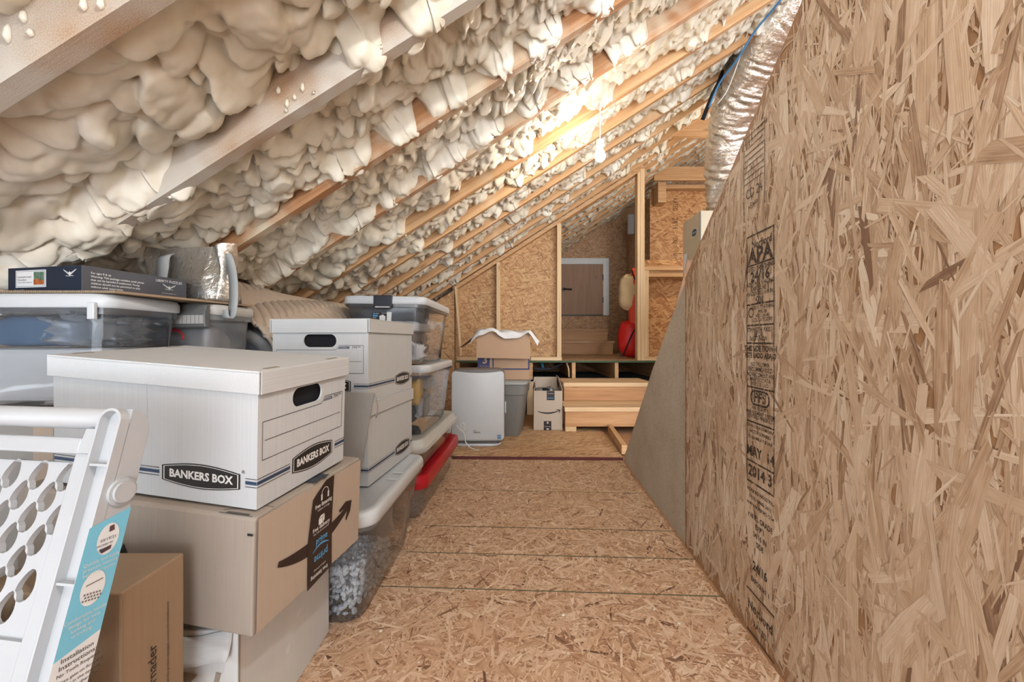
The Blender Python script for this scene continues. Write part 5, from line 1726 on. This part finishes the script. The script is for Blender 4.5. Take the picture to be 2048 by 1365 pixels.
decal('date_stamp', M_navy_ink, lab, fs1, [slant('03/19/21', 0.0052, 0.022, zl - 0.036), slant('PACKED BY', 0.0036, 0.020, zl - 0.0425), slant('8041', 0.0058, 0.020, zl - 0.0485)], 0.0010)
decal('label_text', M_white_ink, lab, fs1, [slant(t_, 0.0056, 0.021, zl - 0.060 - 0.0062 * i) for i, t_ in enumerate(('Quickly and easily', 'pressure mounts', 'between rooms'))] +
      [slant(t_, 0.0056, 0.019, zl - 0.121 - 0.0064 * i) for i, t_ in enumerate(('Comfortable handle', 'design for easy', 'locking and', 'unlocking'))], 0.0006)
decal('instruction_text', M_ink, wl_, fs1, [slant('Installation', 0.0078, 0.004, zl - 0.166, 'LEFT'), slant('Instructions:', 0.0078, 0.004, zl - 0.174, 'LEFT'), slant('No Tools Required', 0.0056, 0.004, zl - 0.182, 'LEFT'), slant('1', 0.0065, 0.003, zl - 0.192, 'LEFT')] +
      [slant(t_, 0.0050, 0.0075, zl - 0.190 - 0.0068 * i, 'LEFT') for i, t_ in enumerate(('Place gate on floor and', 'expand in the opening.', 'Be sure to adhere the', 'wall cups (optional)', 'to the opening wall or', 'surface where the four', 'bumpers touch.', 'NOTE: If a child is', 'present, be sure to place', 'the gate so the handle', 'is on the side of the gate', 'away from the child.'))], 0.0006)

# ------------------------------------------------------------------ air purifier
pu = thing('air_purifier', 'white air purifier with a grey top standing on the raised board', 'air purifier', (-0.252, 3.03, FL))
xz = lambda w, h_, r, y, oz: [(x, y, z + oz) for x, z, _ in rrect(w, h_, r, 6)]
bdy = MB().loft([xz(0.390, 0.535, 0.045, 0.030, 0.300), xz(0.396, 0.540, 0.045, 0.10, 0.302), xz(0.390, 0.540, 0.045, 0.20, 0.302)]).build('housing', M_pur_grey, pu, smooth=True, angle=40)


def front_pt(a, b):
    x = (a - 0.5) * 0.386
    e = abs(a - 0.5) * 2
    ztop = 0.545 + 0.016 * e * e
    zbot = 0.045
    z = zbot + (ztop - zbot) * b
    # rounded corners
    r = 0.03
    dx = max(0, abs(x) - (0.193 - r))
    for zz, s in ((zbot + r, -1), (ztop - r, 1)):
        dz = s * (z - zz)
        if dz > 0 and dx > 0 and dx * dx + dz * dz > r * r:
            z = zz + s * math.sqrt(max(0, r * r - dx * dx))
    return (x, 0.010 + 0.014 * e * e - 0.004 * math.sin(math.pi * b), z)


fp_ = MB().grid(front_pt, 48, 40).build('front_panel', M_pur_white, pu, smooth=True, solid=0.012)
MB().loft([rrect(0.330, 0.21, 0.07, 8, 0.0, 0, 0.115), rrect(0.345, 0.225, 0.07, 8, 0.010, 0, 0.115), rrect(0.340, 0.22, 0.07, 8, 0.022, 0, 0.115)]).build('base', M_pur_white, pu, smooth=True, angle=40)
MB().box(-0.14, 0.04, 0.022, 0.14, 0.18, 0.05).build('foot', M_pur_grey, pu)
ffp = frame((0, -0.004, 0), (1, 0, 0), (0, 0, 1), 0.006)
decal('logo', M_ink, pu, ffp, [shift(text2d('G', 0.030), -0.020, 0.115), shift(text2d('inix', 0.021), 0.006, 0.112)])
sk = decal('energy_sticker', M_cable_blue, pu, ffp, [rect2(0.145, 0.063, 0.171, 0.091)], 0.001)
decal('sticker_mark', M_white_ink, sk, ffp, [stroke2([(0.149, 0.075), (0.156, 0.079), (0.162, 0.077), (0.168, 0.081)], 0.003)], 0.0016)
pc = MB().tube(arc([(-0.40, 2.985, 0.19), (-0.375, 2.99, 0.150), (-0.352, 2.99, 0.150), (-0.340, 2.99, 0.178), (-0.352, 2.99, 0.205), (-0.375, 2.99, 0.195), (-0.372, 2.99, 0.160), (-0.345, 2.985, 0.125), (-0.335, 2.98, 0.07), (-0.305, 2.96, 0.04), (-0.255, 2.93, 0.025), (-0.235, 2.93, 0.024)], 60), 0.0035, 8)
po_ = pc.build('power_cord', M_cord_white, smooth=True)
tag(po_, 'thin white power cord looping in front of the air purifier', 'cord')

# ------------------------------------------------------------------ grey tote, open carton with paper, small parcel box
tt = thing('storage_tote', 'grey plastic tote with a pale grey lid behind the air purifier', 'bin', (-0.105, 3.56, FL), (0, 0, -0.13))
w, d, h = 0.50, 0.46, 0.455
MB().loft([rrect(w * 0.74, d * 0.74, 0.05, 6, 0.0), rrect(w * 0.76, d * 0.76, 0.05, 6, 0.015), rrect(w * 0.92, d * 0.92, 0.05, 6, 0.34), rrect(w * 0.96, d * 0.96, 0.05, 6, 0.345), rrect(w * 0.97, d * 0.97, 0.05, 6, 0.43)]).build('tub', M_tote, tt, smooth=True, angle=40)
for xx in (-0.09, 0.12):
    MB().hexa([(xx, -d * 0.385, 0.02), (xx + 0.012, -d * 0.385, 0.02), (xx + 0.012, -d * 0.37, 0.02), (xx, -d * 0.37, 0.02)],
              [(xx + 0.01 * (1 if xx > 0 else -1), -d * 0.462, 0.34), (xx + 0.012 + 0.01 * (1 if xx > 0 else -1), -d * 0.462, 0.34), (xx + 0.012, -d * 0.44, 0.34), (xx, -d * 0.44, 0.34)]).build('groove_rib', M_tote, tt)
MB().loft([rrect(w, d, 0.06, 6, 0.425), rrect(w + 0.01, d + 0.01, 0.06, 6, 0.43), rrect(w + 0.01, d + 0.01, 0.06, 6, 0.448), rrect(w - 0.01, d - 0.01, 0.06, 6, 0.455)]).build('lid', M_tote_lid, tt, smooth=True, angle=40)
MB().box(0.055, -0.222, 0.20, 0.085, -0.206, 0.29).build('label', M_white_label, tt)

cx = thing('carton', 'open brown carton with hanging flaps on the grey tote lid', 'box', (-0.07, 3.42, FL + 0.456), (0, 0, -0.03))
cw, cd, chh = 0.43, 0.30, 0.395
t = 0.005
mb = MB().box(-cw / 2, 0, 0, cw / 2, t, chh).box(-cw / 2, cd - t, 0, cw / 2, cd, chh).box(-cw / 2, t, 0, -cw / 2 + t, cd - t, chh).box(cw / 2 - t, t, 0, cw / 2, cd - t, chh).box(-cw / 2, 0, 0, cw / 2, cd, t)
mb.build('body', M_kraft_far, cx)
MB().hexa([(-cw / 2 - 0.004, -0.002, chh), (cw / 2 + 0.004, -0.002, chh), (cw / 2 + 0.006, -0.050, 0.178), (-cw / 2 - 0.006, -0.050, 0.186)],
          [(-cw / 2 - 0.004, -0.007, chh), (cw / 2 + 0.004, -0.007, chh), (cw / 2 + 0.006, -0.055, 0.178), (-cw / 2 - 0.006, -0.055, 0.186)]).build('flap', M_kraft_far, cx)
MB().hexa([(-cw / 2, 0.01, chh), (-cw / 2, cd, chh), (-cw / 2 - 0.16, cd, chh - 0.115), (-cw / 2 - 0.16, 0.01, chh - 0.125)],
          [(-cw / 2, 0.01, chh - 0.005), (-cw / 2, cd, chh - 0.005), (-cw / 2 - 0.16, cd, chh - 0.12), (-cw / 2 - 0.16, 0.01, chh - 0.13)]).build('flap', M_kraft_far, cx)
MB().hexa([(cw / 2, 0.05, chh), (cw / 2, cd, chh), (cw / 2 + 0.15, cd, chh - 0.16), (cw / 2 + 0.15, 0.05, chh - 0.165)],
          [(cw / 2, 0.05, chh - 0.005), (cw / 2, cd, chh - 0.005), (cw / 2 + 0.15, cd, chh - 0.165), (cw / 2 + 0.15, 0.05, chh - 0.17)]).build('flap', M_kraft_far, cx)
fc = frame((0, 0, 0), (1, 0, 0), (0, 0, 1), 0.001)
M_indigo = plain('indigo_print', (62, 66, 104), 0.7)
decal('blue_print', M_indigo, cx, fc, [rect2(-cw / 2, 0.09, -0.115, 0.33), rect2(-0.092, 0.09, -0.082, 0.33), rect2(-0.092, 0.085, cw / 2, 0.097), rect2(cw / 2 - 0.012, 0.085, cw / 2, 0.33)])
decal('number_print', M_kraft_far, cx, fc, [shift(text2d('3', 0.09, bold=0.003), -0.155, 0.165), shift(text2d('Moving Box', 0.016), -0.16, 0.115), shift(text2d('Large', 0.014), -0.16, 0.10)], 0.001)
pp = MB()


def paper(a, b):
    x = (a - 0.5) * 0.56
    y = (b - 0.5) * 0.36 + cd / 2 - 0.02
    z = chh + 0.012
    ex = max(0, abs(x) - 0.205)
    z -= ex * 0.95 + (0.0 if x < 0 else 0.004)
    if y < 0.0:
        z += y * 0.85 * (1 + 0.4 * math.sin(x * 23))
        y = y * 0.55 - 0.022
    z += 0.010 * math.sin(x * 17 + 1) * math.sin(y * 19) + 0.008 * math.sin(x * 41 + y * 23) + (0.022 if x < -0.05 else 0.0) * math.exp(-((x + 0.15) / 0.09) ** 2)
    return (x + 0.02 * math.sin(b * 7), y, z)


pp.grid(paper, 60, 40)
ppo = pp.build('packing_paper', M_paper, smooth=True, solid=0.001)
ppo.location = cx.location
ppo.rotation_euler = cx.rotation_euler
tag(ppo, 'crumpled white packing paper spread over the open carton', 'paper')

sa = thing('parcel_box', 'small open brown parcel box with a smile arrow beside the steps', 'box', (0.315, 3.60, FL), (0, 0, -0.02))
sw, sd, shh = 0.250, 0.235, 0.345
mb = MB().box(-sw / 2, 0, 0, sw / 2, t, shh).box(-sw / 2, sd - t, 0, sw / 2, sd, shh).box(-sw / 2, t, 0, -sw / 2 + t, sd - t, shh).box(sw / 2 - t, t, 0, sw / 2, sd - t, shh).box(-sw / 2, 0, 0, sw / 2, sd, t)
mb.build('body', M_kraft, sa)
MB().hexa([(-sw / 2, sd, shh), (sw / 2 - 0.02, sd, shh), (sw / 2 - 0.03, sd + 0.02, shh + 0.10), (-sw / 2 + 0.01, sd + 0.02, shh + 0.10)], [(-sw / 2, sd + 0.004, shh), (sw / 2 - 0.02, sd + 0.004, shh), (sw / 2 - 0.03, sd + 0.024, shh + 0.10), (-sw / 2 + 0.01, sd + 0.024, shh + 0.10)]).build('flap', M_kraft, sa)
MB().hexa([(sw / 2, 0.01, shh), (sw / 2, sd, shh), (sw / 2 - 0.035, sd, shh + 0.12), (sw / 2 - 0.035, 0.01, shh + 0.12)], [(sw / 2 + 0.004, 0.01, shh), (sw / 2 + 0.004, sd, shh), (sw / 2 - 0.031, sd, shh + 0.12), (sw / 2 - 0.031, 0.01, shh + 0.12)]).build('flap', M_kraft, sa)
MB().hexa([(-sw / 2, 0.01, shh), (-sw / 2, sd, shh), (-sw / 2 + 0.02, sd, shh + 0.06), (-sw / 2 + 0.02, 0.01, shh + 0.03)], [(-sw / 2 - 0.004, 0.01, shh), (-sw / 2 - 0.004, sd, shh), (-sw / 2 + 0.016, sd, shh + 0.06), (-sw / 2 + 0.016, 0.01, shh + 0.03)]).build('flap', M_kraft, sa)
fsm = frame((0, 0, 0), (1, 0, 0), (0, 0, 1), 0.0015)
decal('smile_arrow', M_ink, sa, fsm, [shift(q, 0.005, 0.170) for q in smile(0.19)])
tpp = decal('packing_tape', M_tape_black, sa, fsm, [rect2(-0.012, shh - 0.082, 0.056, shh - 0.001), rect2(-0.038, 0.001, 0.028, 0.080)])
decal('tape_lettering', M_white_ink, tpp, fsm, [shift(text2d('free delivery', 0.010), 0.022, shh - 0.024), shift(fill2d([circ(0, 0, 0.008), circ(0, 0, 0.004)]), -0.004, 0.066), shift(text2d('free listening', 0.010), -0.004, 0.034), shift(rect2(-0.01, -0.005, 0.01, 0.005), -0.004, 0.012)], 0.001)
decal('prime_lettering', M_blue_ink, tpp, fsm, [shift(text2d('prime', 0.022), 0.022, shh - 0.062)], 0.001)
c_ = lump('plastic_bag', M_bag_clear, None, (0.29, 3.70, FL + 0.28), (0.085, 0.075, 0.075), 61, 0.3, 1.6)
tag(c_, 'clear plastic packing in the small open parcel box', 'bag')
c_ = lump('black_pouch', M_black_void, None, (0.305, 3.675, FL + 0.345), (0.035, 0.03, 0.018), 62, 0.25)
tag(c_, 'small black pouch poking out of the small parcel box', 'pouch')

# ------------------------------------------------------------------ wooden steps up to the platform
stp = thing('wooden_steps', 'two deep timber steps leading up to the raised platform', 'steps', (0, 0, 0))
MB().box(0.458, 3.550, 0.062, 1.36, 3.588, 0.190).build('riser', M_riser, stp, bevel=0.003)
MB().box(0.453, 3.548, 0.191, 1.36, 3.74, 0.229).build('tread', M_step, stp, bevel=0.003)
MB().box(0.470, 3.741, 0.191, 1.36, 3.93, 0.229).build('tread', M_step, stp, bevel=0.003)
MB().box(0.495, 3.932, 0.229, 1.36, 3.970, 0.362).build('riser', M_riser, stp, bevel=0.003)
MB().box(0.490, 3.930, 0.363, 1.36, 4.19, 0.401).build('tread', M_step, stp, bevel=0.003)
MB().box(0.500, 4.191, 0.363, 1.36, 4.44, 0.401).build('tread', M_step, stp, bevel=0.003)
for xx in (0.46, 1.2):
    MB().box(xx, 3.556, FL, xx + 0.095, 3.645, 0.0615).build('block', M_step, stp, bevel=0.002)
    MB().box(xx + 0.04, 3.66, FL, xx + 0.078, 3.93, 0.19).build('stringer', M_joist, stp)
    MB().box(xx + 0.04, 3.97, 0.0, xx + 0.078, 4.43, 0.362).build('stringer', M_joist, stp)
sl = MB().hexa([(0.755, 2.84, FL), (0.793, 2.84, FL), (0.86, 3.54, FL), (0.822, 3.54, FL)], [(0.755, 2.84, FL + 0.062), (0.793, 2.84, FL + 0.062), (0.86, 3.54, FL + 0.062), (0.822, 3.54, FL + 0.062)]).build('timber_sleeper', M_joist, bevel=0.002)
tag(sl, 'pale timber batten on the floor running along the grey board', 'timber')
us = thing('wooden_steps', 'dim timber steps below the small white framed door', 'steps', (0, 0, 0))
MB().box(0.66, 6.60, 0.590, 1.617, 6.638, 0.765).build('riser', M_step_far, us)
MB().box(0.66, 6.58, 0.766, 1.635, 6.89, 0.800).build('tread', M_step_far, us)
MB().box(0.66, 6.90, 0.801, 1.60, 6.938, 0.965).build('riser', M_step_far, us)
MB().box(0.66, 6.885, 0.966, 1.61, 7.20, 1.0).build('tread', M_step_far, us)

# ------------------------------------------------------------------ things by the opening
sb = thing('sleeping_bag', 'red and tan sleeping bag roll standing behind the tall stud post', 'sleeping bag', (1.455, 5.02, 0.589))
lump('red_base', M_red_cloth, sb, (0.0, 0, 0.235), (0.17, 0.13, 0.235), 71, 0.12, e=0.85)
lump('tan_cover', M_tan_cloth, sb, (-0.03, -0.01, 0.80), (0.125, 0.10, 0.22), 72, 0.14, e=0.75)
lump('red_top', M_orange_cloth, sb, (0.045, -0.03, 0.66), (0.085, 0.08, 0.42), 73, 0.08, e=0.6)
MB().tube(arc([(-0.02, -0.08, 1.06), (0.03, -0.11, 0.85), (0.045, -0.11, 0.55), (0.03, -0.12, 0.40), (-0.04, -0.14, 0.28), (-0.13, -0.12, 0.05)], 30), 0.008, 6).build('black_piping', M_black_void, sb, smooth=True)
MB().tube(arc([(0.02, -0.02, 0.62), (0.03, -0.02, 0.5), (0.02, -0.01, 0.38)], 12), 0.045, 10).build('white_lining', M_paper, sb, smooth=True)
for i, (xa, xb, col_, lab_) in enumerate(((1238, 1266, M_alu, 'grey metal strip leaning beside the red sleeping bag'), (1243, 1271, M_pur_grey, 'dark grey board leaning behind the grey metal strip'))):
    A, B_ = P(xa, 704 - i, 5.5 + 0.05 * i), P(xb, 612, 5.75 + 0.05 * i)
    A.z = 0.5895
    wv = Vector((0.016 + 0.06 * i, 0, 0))
    tv = Vector((0, 0.012, 0))
    s_ = MB().hexa([A, A + wv, A + wv + tv, A + tv], [B_, B_ + wv, B_ + wv + tv, B_ + tv]).build('leaning_strip', col_)
    tag(s_, lab_, 'strip')
jb = thing('junction_box', 'white electrical box with a smaller cover on the dim side wall', 'electrical box', (1.97, 6.85, 2.63))
MB().box(-0.055, -0.06, -0.06, 0.045, 0.0, 0.26).build('cover', M_white_paint, jb, bevel=0.004)
MB().box(0.045, -0.05, 0.12, 0.085, 0.0, 0.25).build('small_cover', M_white_paint, jb, bevel=0.003)
cp = MB().tube([P(1083, 724, 4.9), P(1087, 741, 4.9)], 0.018, 10).build('pipe', M_glow_blue, smooth=True)
tag(cp, 'short cyan pipe in the dark gap under the platform', 'pipe')
cb = MB().tube(arc([P(1040, 733, 4.75), P(1075, 738, 4.75), P(1100, 738, 4.75), P(1125, 728, 4.75)], 20), 0.012, 8).build('cable', M_blanket_dark, smooth=True)
tag(cb, 'dark cable sagging in the gap under the platform', 'cable')
cb = MB().tube(arc([P(1133, 726, 4.55), P(1137, 738, 4.50), P(1138, 755, 4.50)], 12), 0.009, 8).build('cable', M_stud, smooth=True)
tag(cb, 'pale cable stapled along the joist under the platform', 'cable')

# ------------------------------------------------------------------ air handler and foil duct
un = thing('air_handler', 'beige air handler cabinet behind the strand board wall', 'air handler', (1.557, 3.40, 0))
MB().box(0, 0, 0, 0.55, 0.36, 1.878).build('cabinet', M_unit, un, bevel=0.006)
fu = frame((0, 0, 0), (0, -1, 0), (0, 0, 1), 0.002)
ov = decal('badge', M_navy_ink, un, fu, [shift(fill2d([circ(0, 0, 0.050, 28, 0.032)]), -0.12, 1.725)], 0.001)
decal('badge_rim', M_white_ink, ov, fu, [shift(fill2d([circ(0, 0, 0.056, 28, 0.037), circ(0, 0, 0.050, 28, 0.032)]), -0.12, 1.725)], 0.001)
decal('badge_lettering', M_white_ink, ov, fu, [shift(text2d('Carrier', 0.030, shear=0.3), -0.12, 1.725)], 0.002)
decal('rating_label', M_white_label, un, fu, [rect2(-0.34, 1.33, -0.26, 1.58)], 0.001)
MB().box(-0.003, 0.0, 1.60, 0.003, 0.01, 1.87).build('corner_trim', M_alu, un)

du = thing('air_duct', 'crinkled silver foil air duct rising from the beige cabinet', 'duct')
path = arc([P(1462, 428, 3.58), P(1458, 360, 3.5), P(1462, 275, 3.35), P(1484, 195, 3.15), P(1520, 120, 2.95), P(1562, 40, 2.75), P(1640, -60, 2.55), P(1760, -180, 2.4)], 150)
rd = random.Random(5)
mb = MB()
rings = []
up = Vector((0.2, 1, 0.1)).normalized()
n = 48
ph_ = [rd.uniform(0, 6.28) for _ in range(12)]
for i, p in enumerate(path):
    tn = (path[min(i + 1, len(path) - 1)] - path[max(i - 1, 0)]).normalized()
    a_ = tn.cross(up).normalized()
    b_ = tn.cross(a_).normalized()
    ring = []
    for q in range(n):
        an = 2 * math.pi * q / n
        s = i / 150
        jit = 2.2 * math.sin(i * 0.31 + ph_[4]) + 1.7 * math.sin(i * 0.113 + ph_[5])
        wr = 0.020 * math.sin(i * 1.05 + jit + 1.8 * math.sin(an * 2 + ph_[0] + i * 0.05)) + 0.022 * math.sin(i * 1.9 + 3.0 * math.sin(an + ph_[2]) - jit) + 0.024 * math.sin(an * 7 + i * 0.30 + jit) + 0.020 * math.sin(an * 11 - i * 0.5 + ph_[3]) + 0.03 * math.sin(an * 3 + i * 0.12)
        k_ = 1.0 if s < 0.48 else max(0.35, 1 - (s - 0.48) * 3)
        ring.append(p + (a_ * math.cos(an) + b_ * math.sin(an)) * (0.182 * (1 + wr * k_)))
    rings.append(ring)
mb.loft(rings, False, False)
mb.build('foil_sleeve', M_foil, du, smooth=True)
for i_ in (124,):
    tn = (path[i_ + 1] - path[i_]).normalized()
    MB().tube([path[i_] - tn * 0.012, path[i_] + tn * 0.012], 0.181, 40, cap=False).build('strap', M_alu if i_ < 100 else M_black_void, du, smooth=True, solid=0.003)
cb = MB().tube(arc([P(1418, 215, 3.05), P(1440, 165, 2.95), P(1475, 118, 2.8), P(1510, 62, 2.65), P(1555, 8, 2.5), P(1580, -30, 2.45)], 30), 0.007, 8).build('cable', M_cable_blue, smooth=True)
tag(cb, 'blue cable bundle running along the foil duct', 'cable')
cb = MB().tube(arc([P(1520, -20, 2.6), P(1500, 50, 2.7), P(1478, 120, 2.85), P(1455, 180, 2.95), P(1435, 208, 3.0)], 20), 0.0035, 6).build('cord', M_cord_white, smooth=True)
tag(cb, 'thin white cord hanging beside the blue cable bundle', 'cord')
cb = MB().tube(arc([P(1447, 128, 3.2), P(1440, 160, 3.15), P(1425, 190, 3.12), P(1405, 240, 3.2)], 20), 0.016, 8).build('cable', M_black_void, smooth=True)
tag(cb, 'black insulated line behind the foil duct', 'cable')
tb = MB()
pa_ = arc([P(1374, 520, 3.35), P(1364, 565, 3.3), P(1354, 600, 3.25), P(1349, 640, 3.2), P(1346, 690, 3.2)], 20)
tb.grid(lambda a, b: pa_[int(round(a * 20))] + Vector((0.0 + 0.35 * b, 0.05 * b, 0)), 20, 2)
to = tb.build('thin_board', M_door, smooth=True, solid=0.008)
tag(to, 'bowed thin plywood offcut standing behind the grey board', 'board')

# ------------------------------------------------------------------ light bulbs


def bulb(label, loc, mat, group):
    o = thing('light_bulb', label, 'light bulb', loc, group=group)
    mb = MB()
    prof_ = [(0.013, 0.045), (0.014, 0.030), (0.021, 0.015), (0.029, -0.003), (0.030, -0.015), (0.025, -0.030), (0.014, -0.040), (0.003, -0.0435)]
    mb.loft([[(r_ * math.cos(2 * math.pi * q / 12), r_ * math.sin(2 * math.pi * q / 12), z_) for q in range(12)] for r_, z_ in prof_])
    mb.build('glass', mat, o, smooth=True)
    MB().tube([(0, 0, 0.045), (0, 0, 0.075)], 0.022, 16).build('socket', M_socket, o, smooth=True, angle=40)
    MB().tube([(0, 0, 0.075), (0, 0, 0.33)], 0.004, 8).build('lamp_cord', M_cord_white, o, smooth=True)
    return o


bulb('bare glowing bulb hanging from the rafters above the aisle', (0.4907, 2.30, 1.844), M_bulb, 'bare attic bulbs')
bulb('bare bulb near the entrance behind the viewer', (0.40, -0.08, 1.90), M_bulb_near, 'bare attic bulbs')

bulb('bare bulb glowing behind the tall strand board wall', (2.42, 3.85, 2.25), M_bulb_side, 'bare attic bulbs')

# small crumbs of foam on the floor
db = MB()
rc = random.Random(12)
for i in range(46):
    x, y = rc.uniform(-0.38, 0.66), rc.uniform(1.0, 3.2)
    z = FL if y > 2.85 else 0.0
    if y > 2.72 and y < 2.85:
        continue
    s = rc.uniform(0.002, 0.006)
    db.add([(x + v.x * s, y + v.y * s, z + s * 0.5 + v.z * s * 0.5) for v in ico_v], ico_f)
dbo = db.build('foam_crumbs', M_foam)
tag(dbo, 'white foam crumbs scattered on the aisle floor', 'crumbs', kind='stuff')
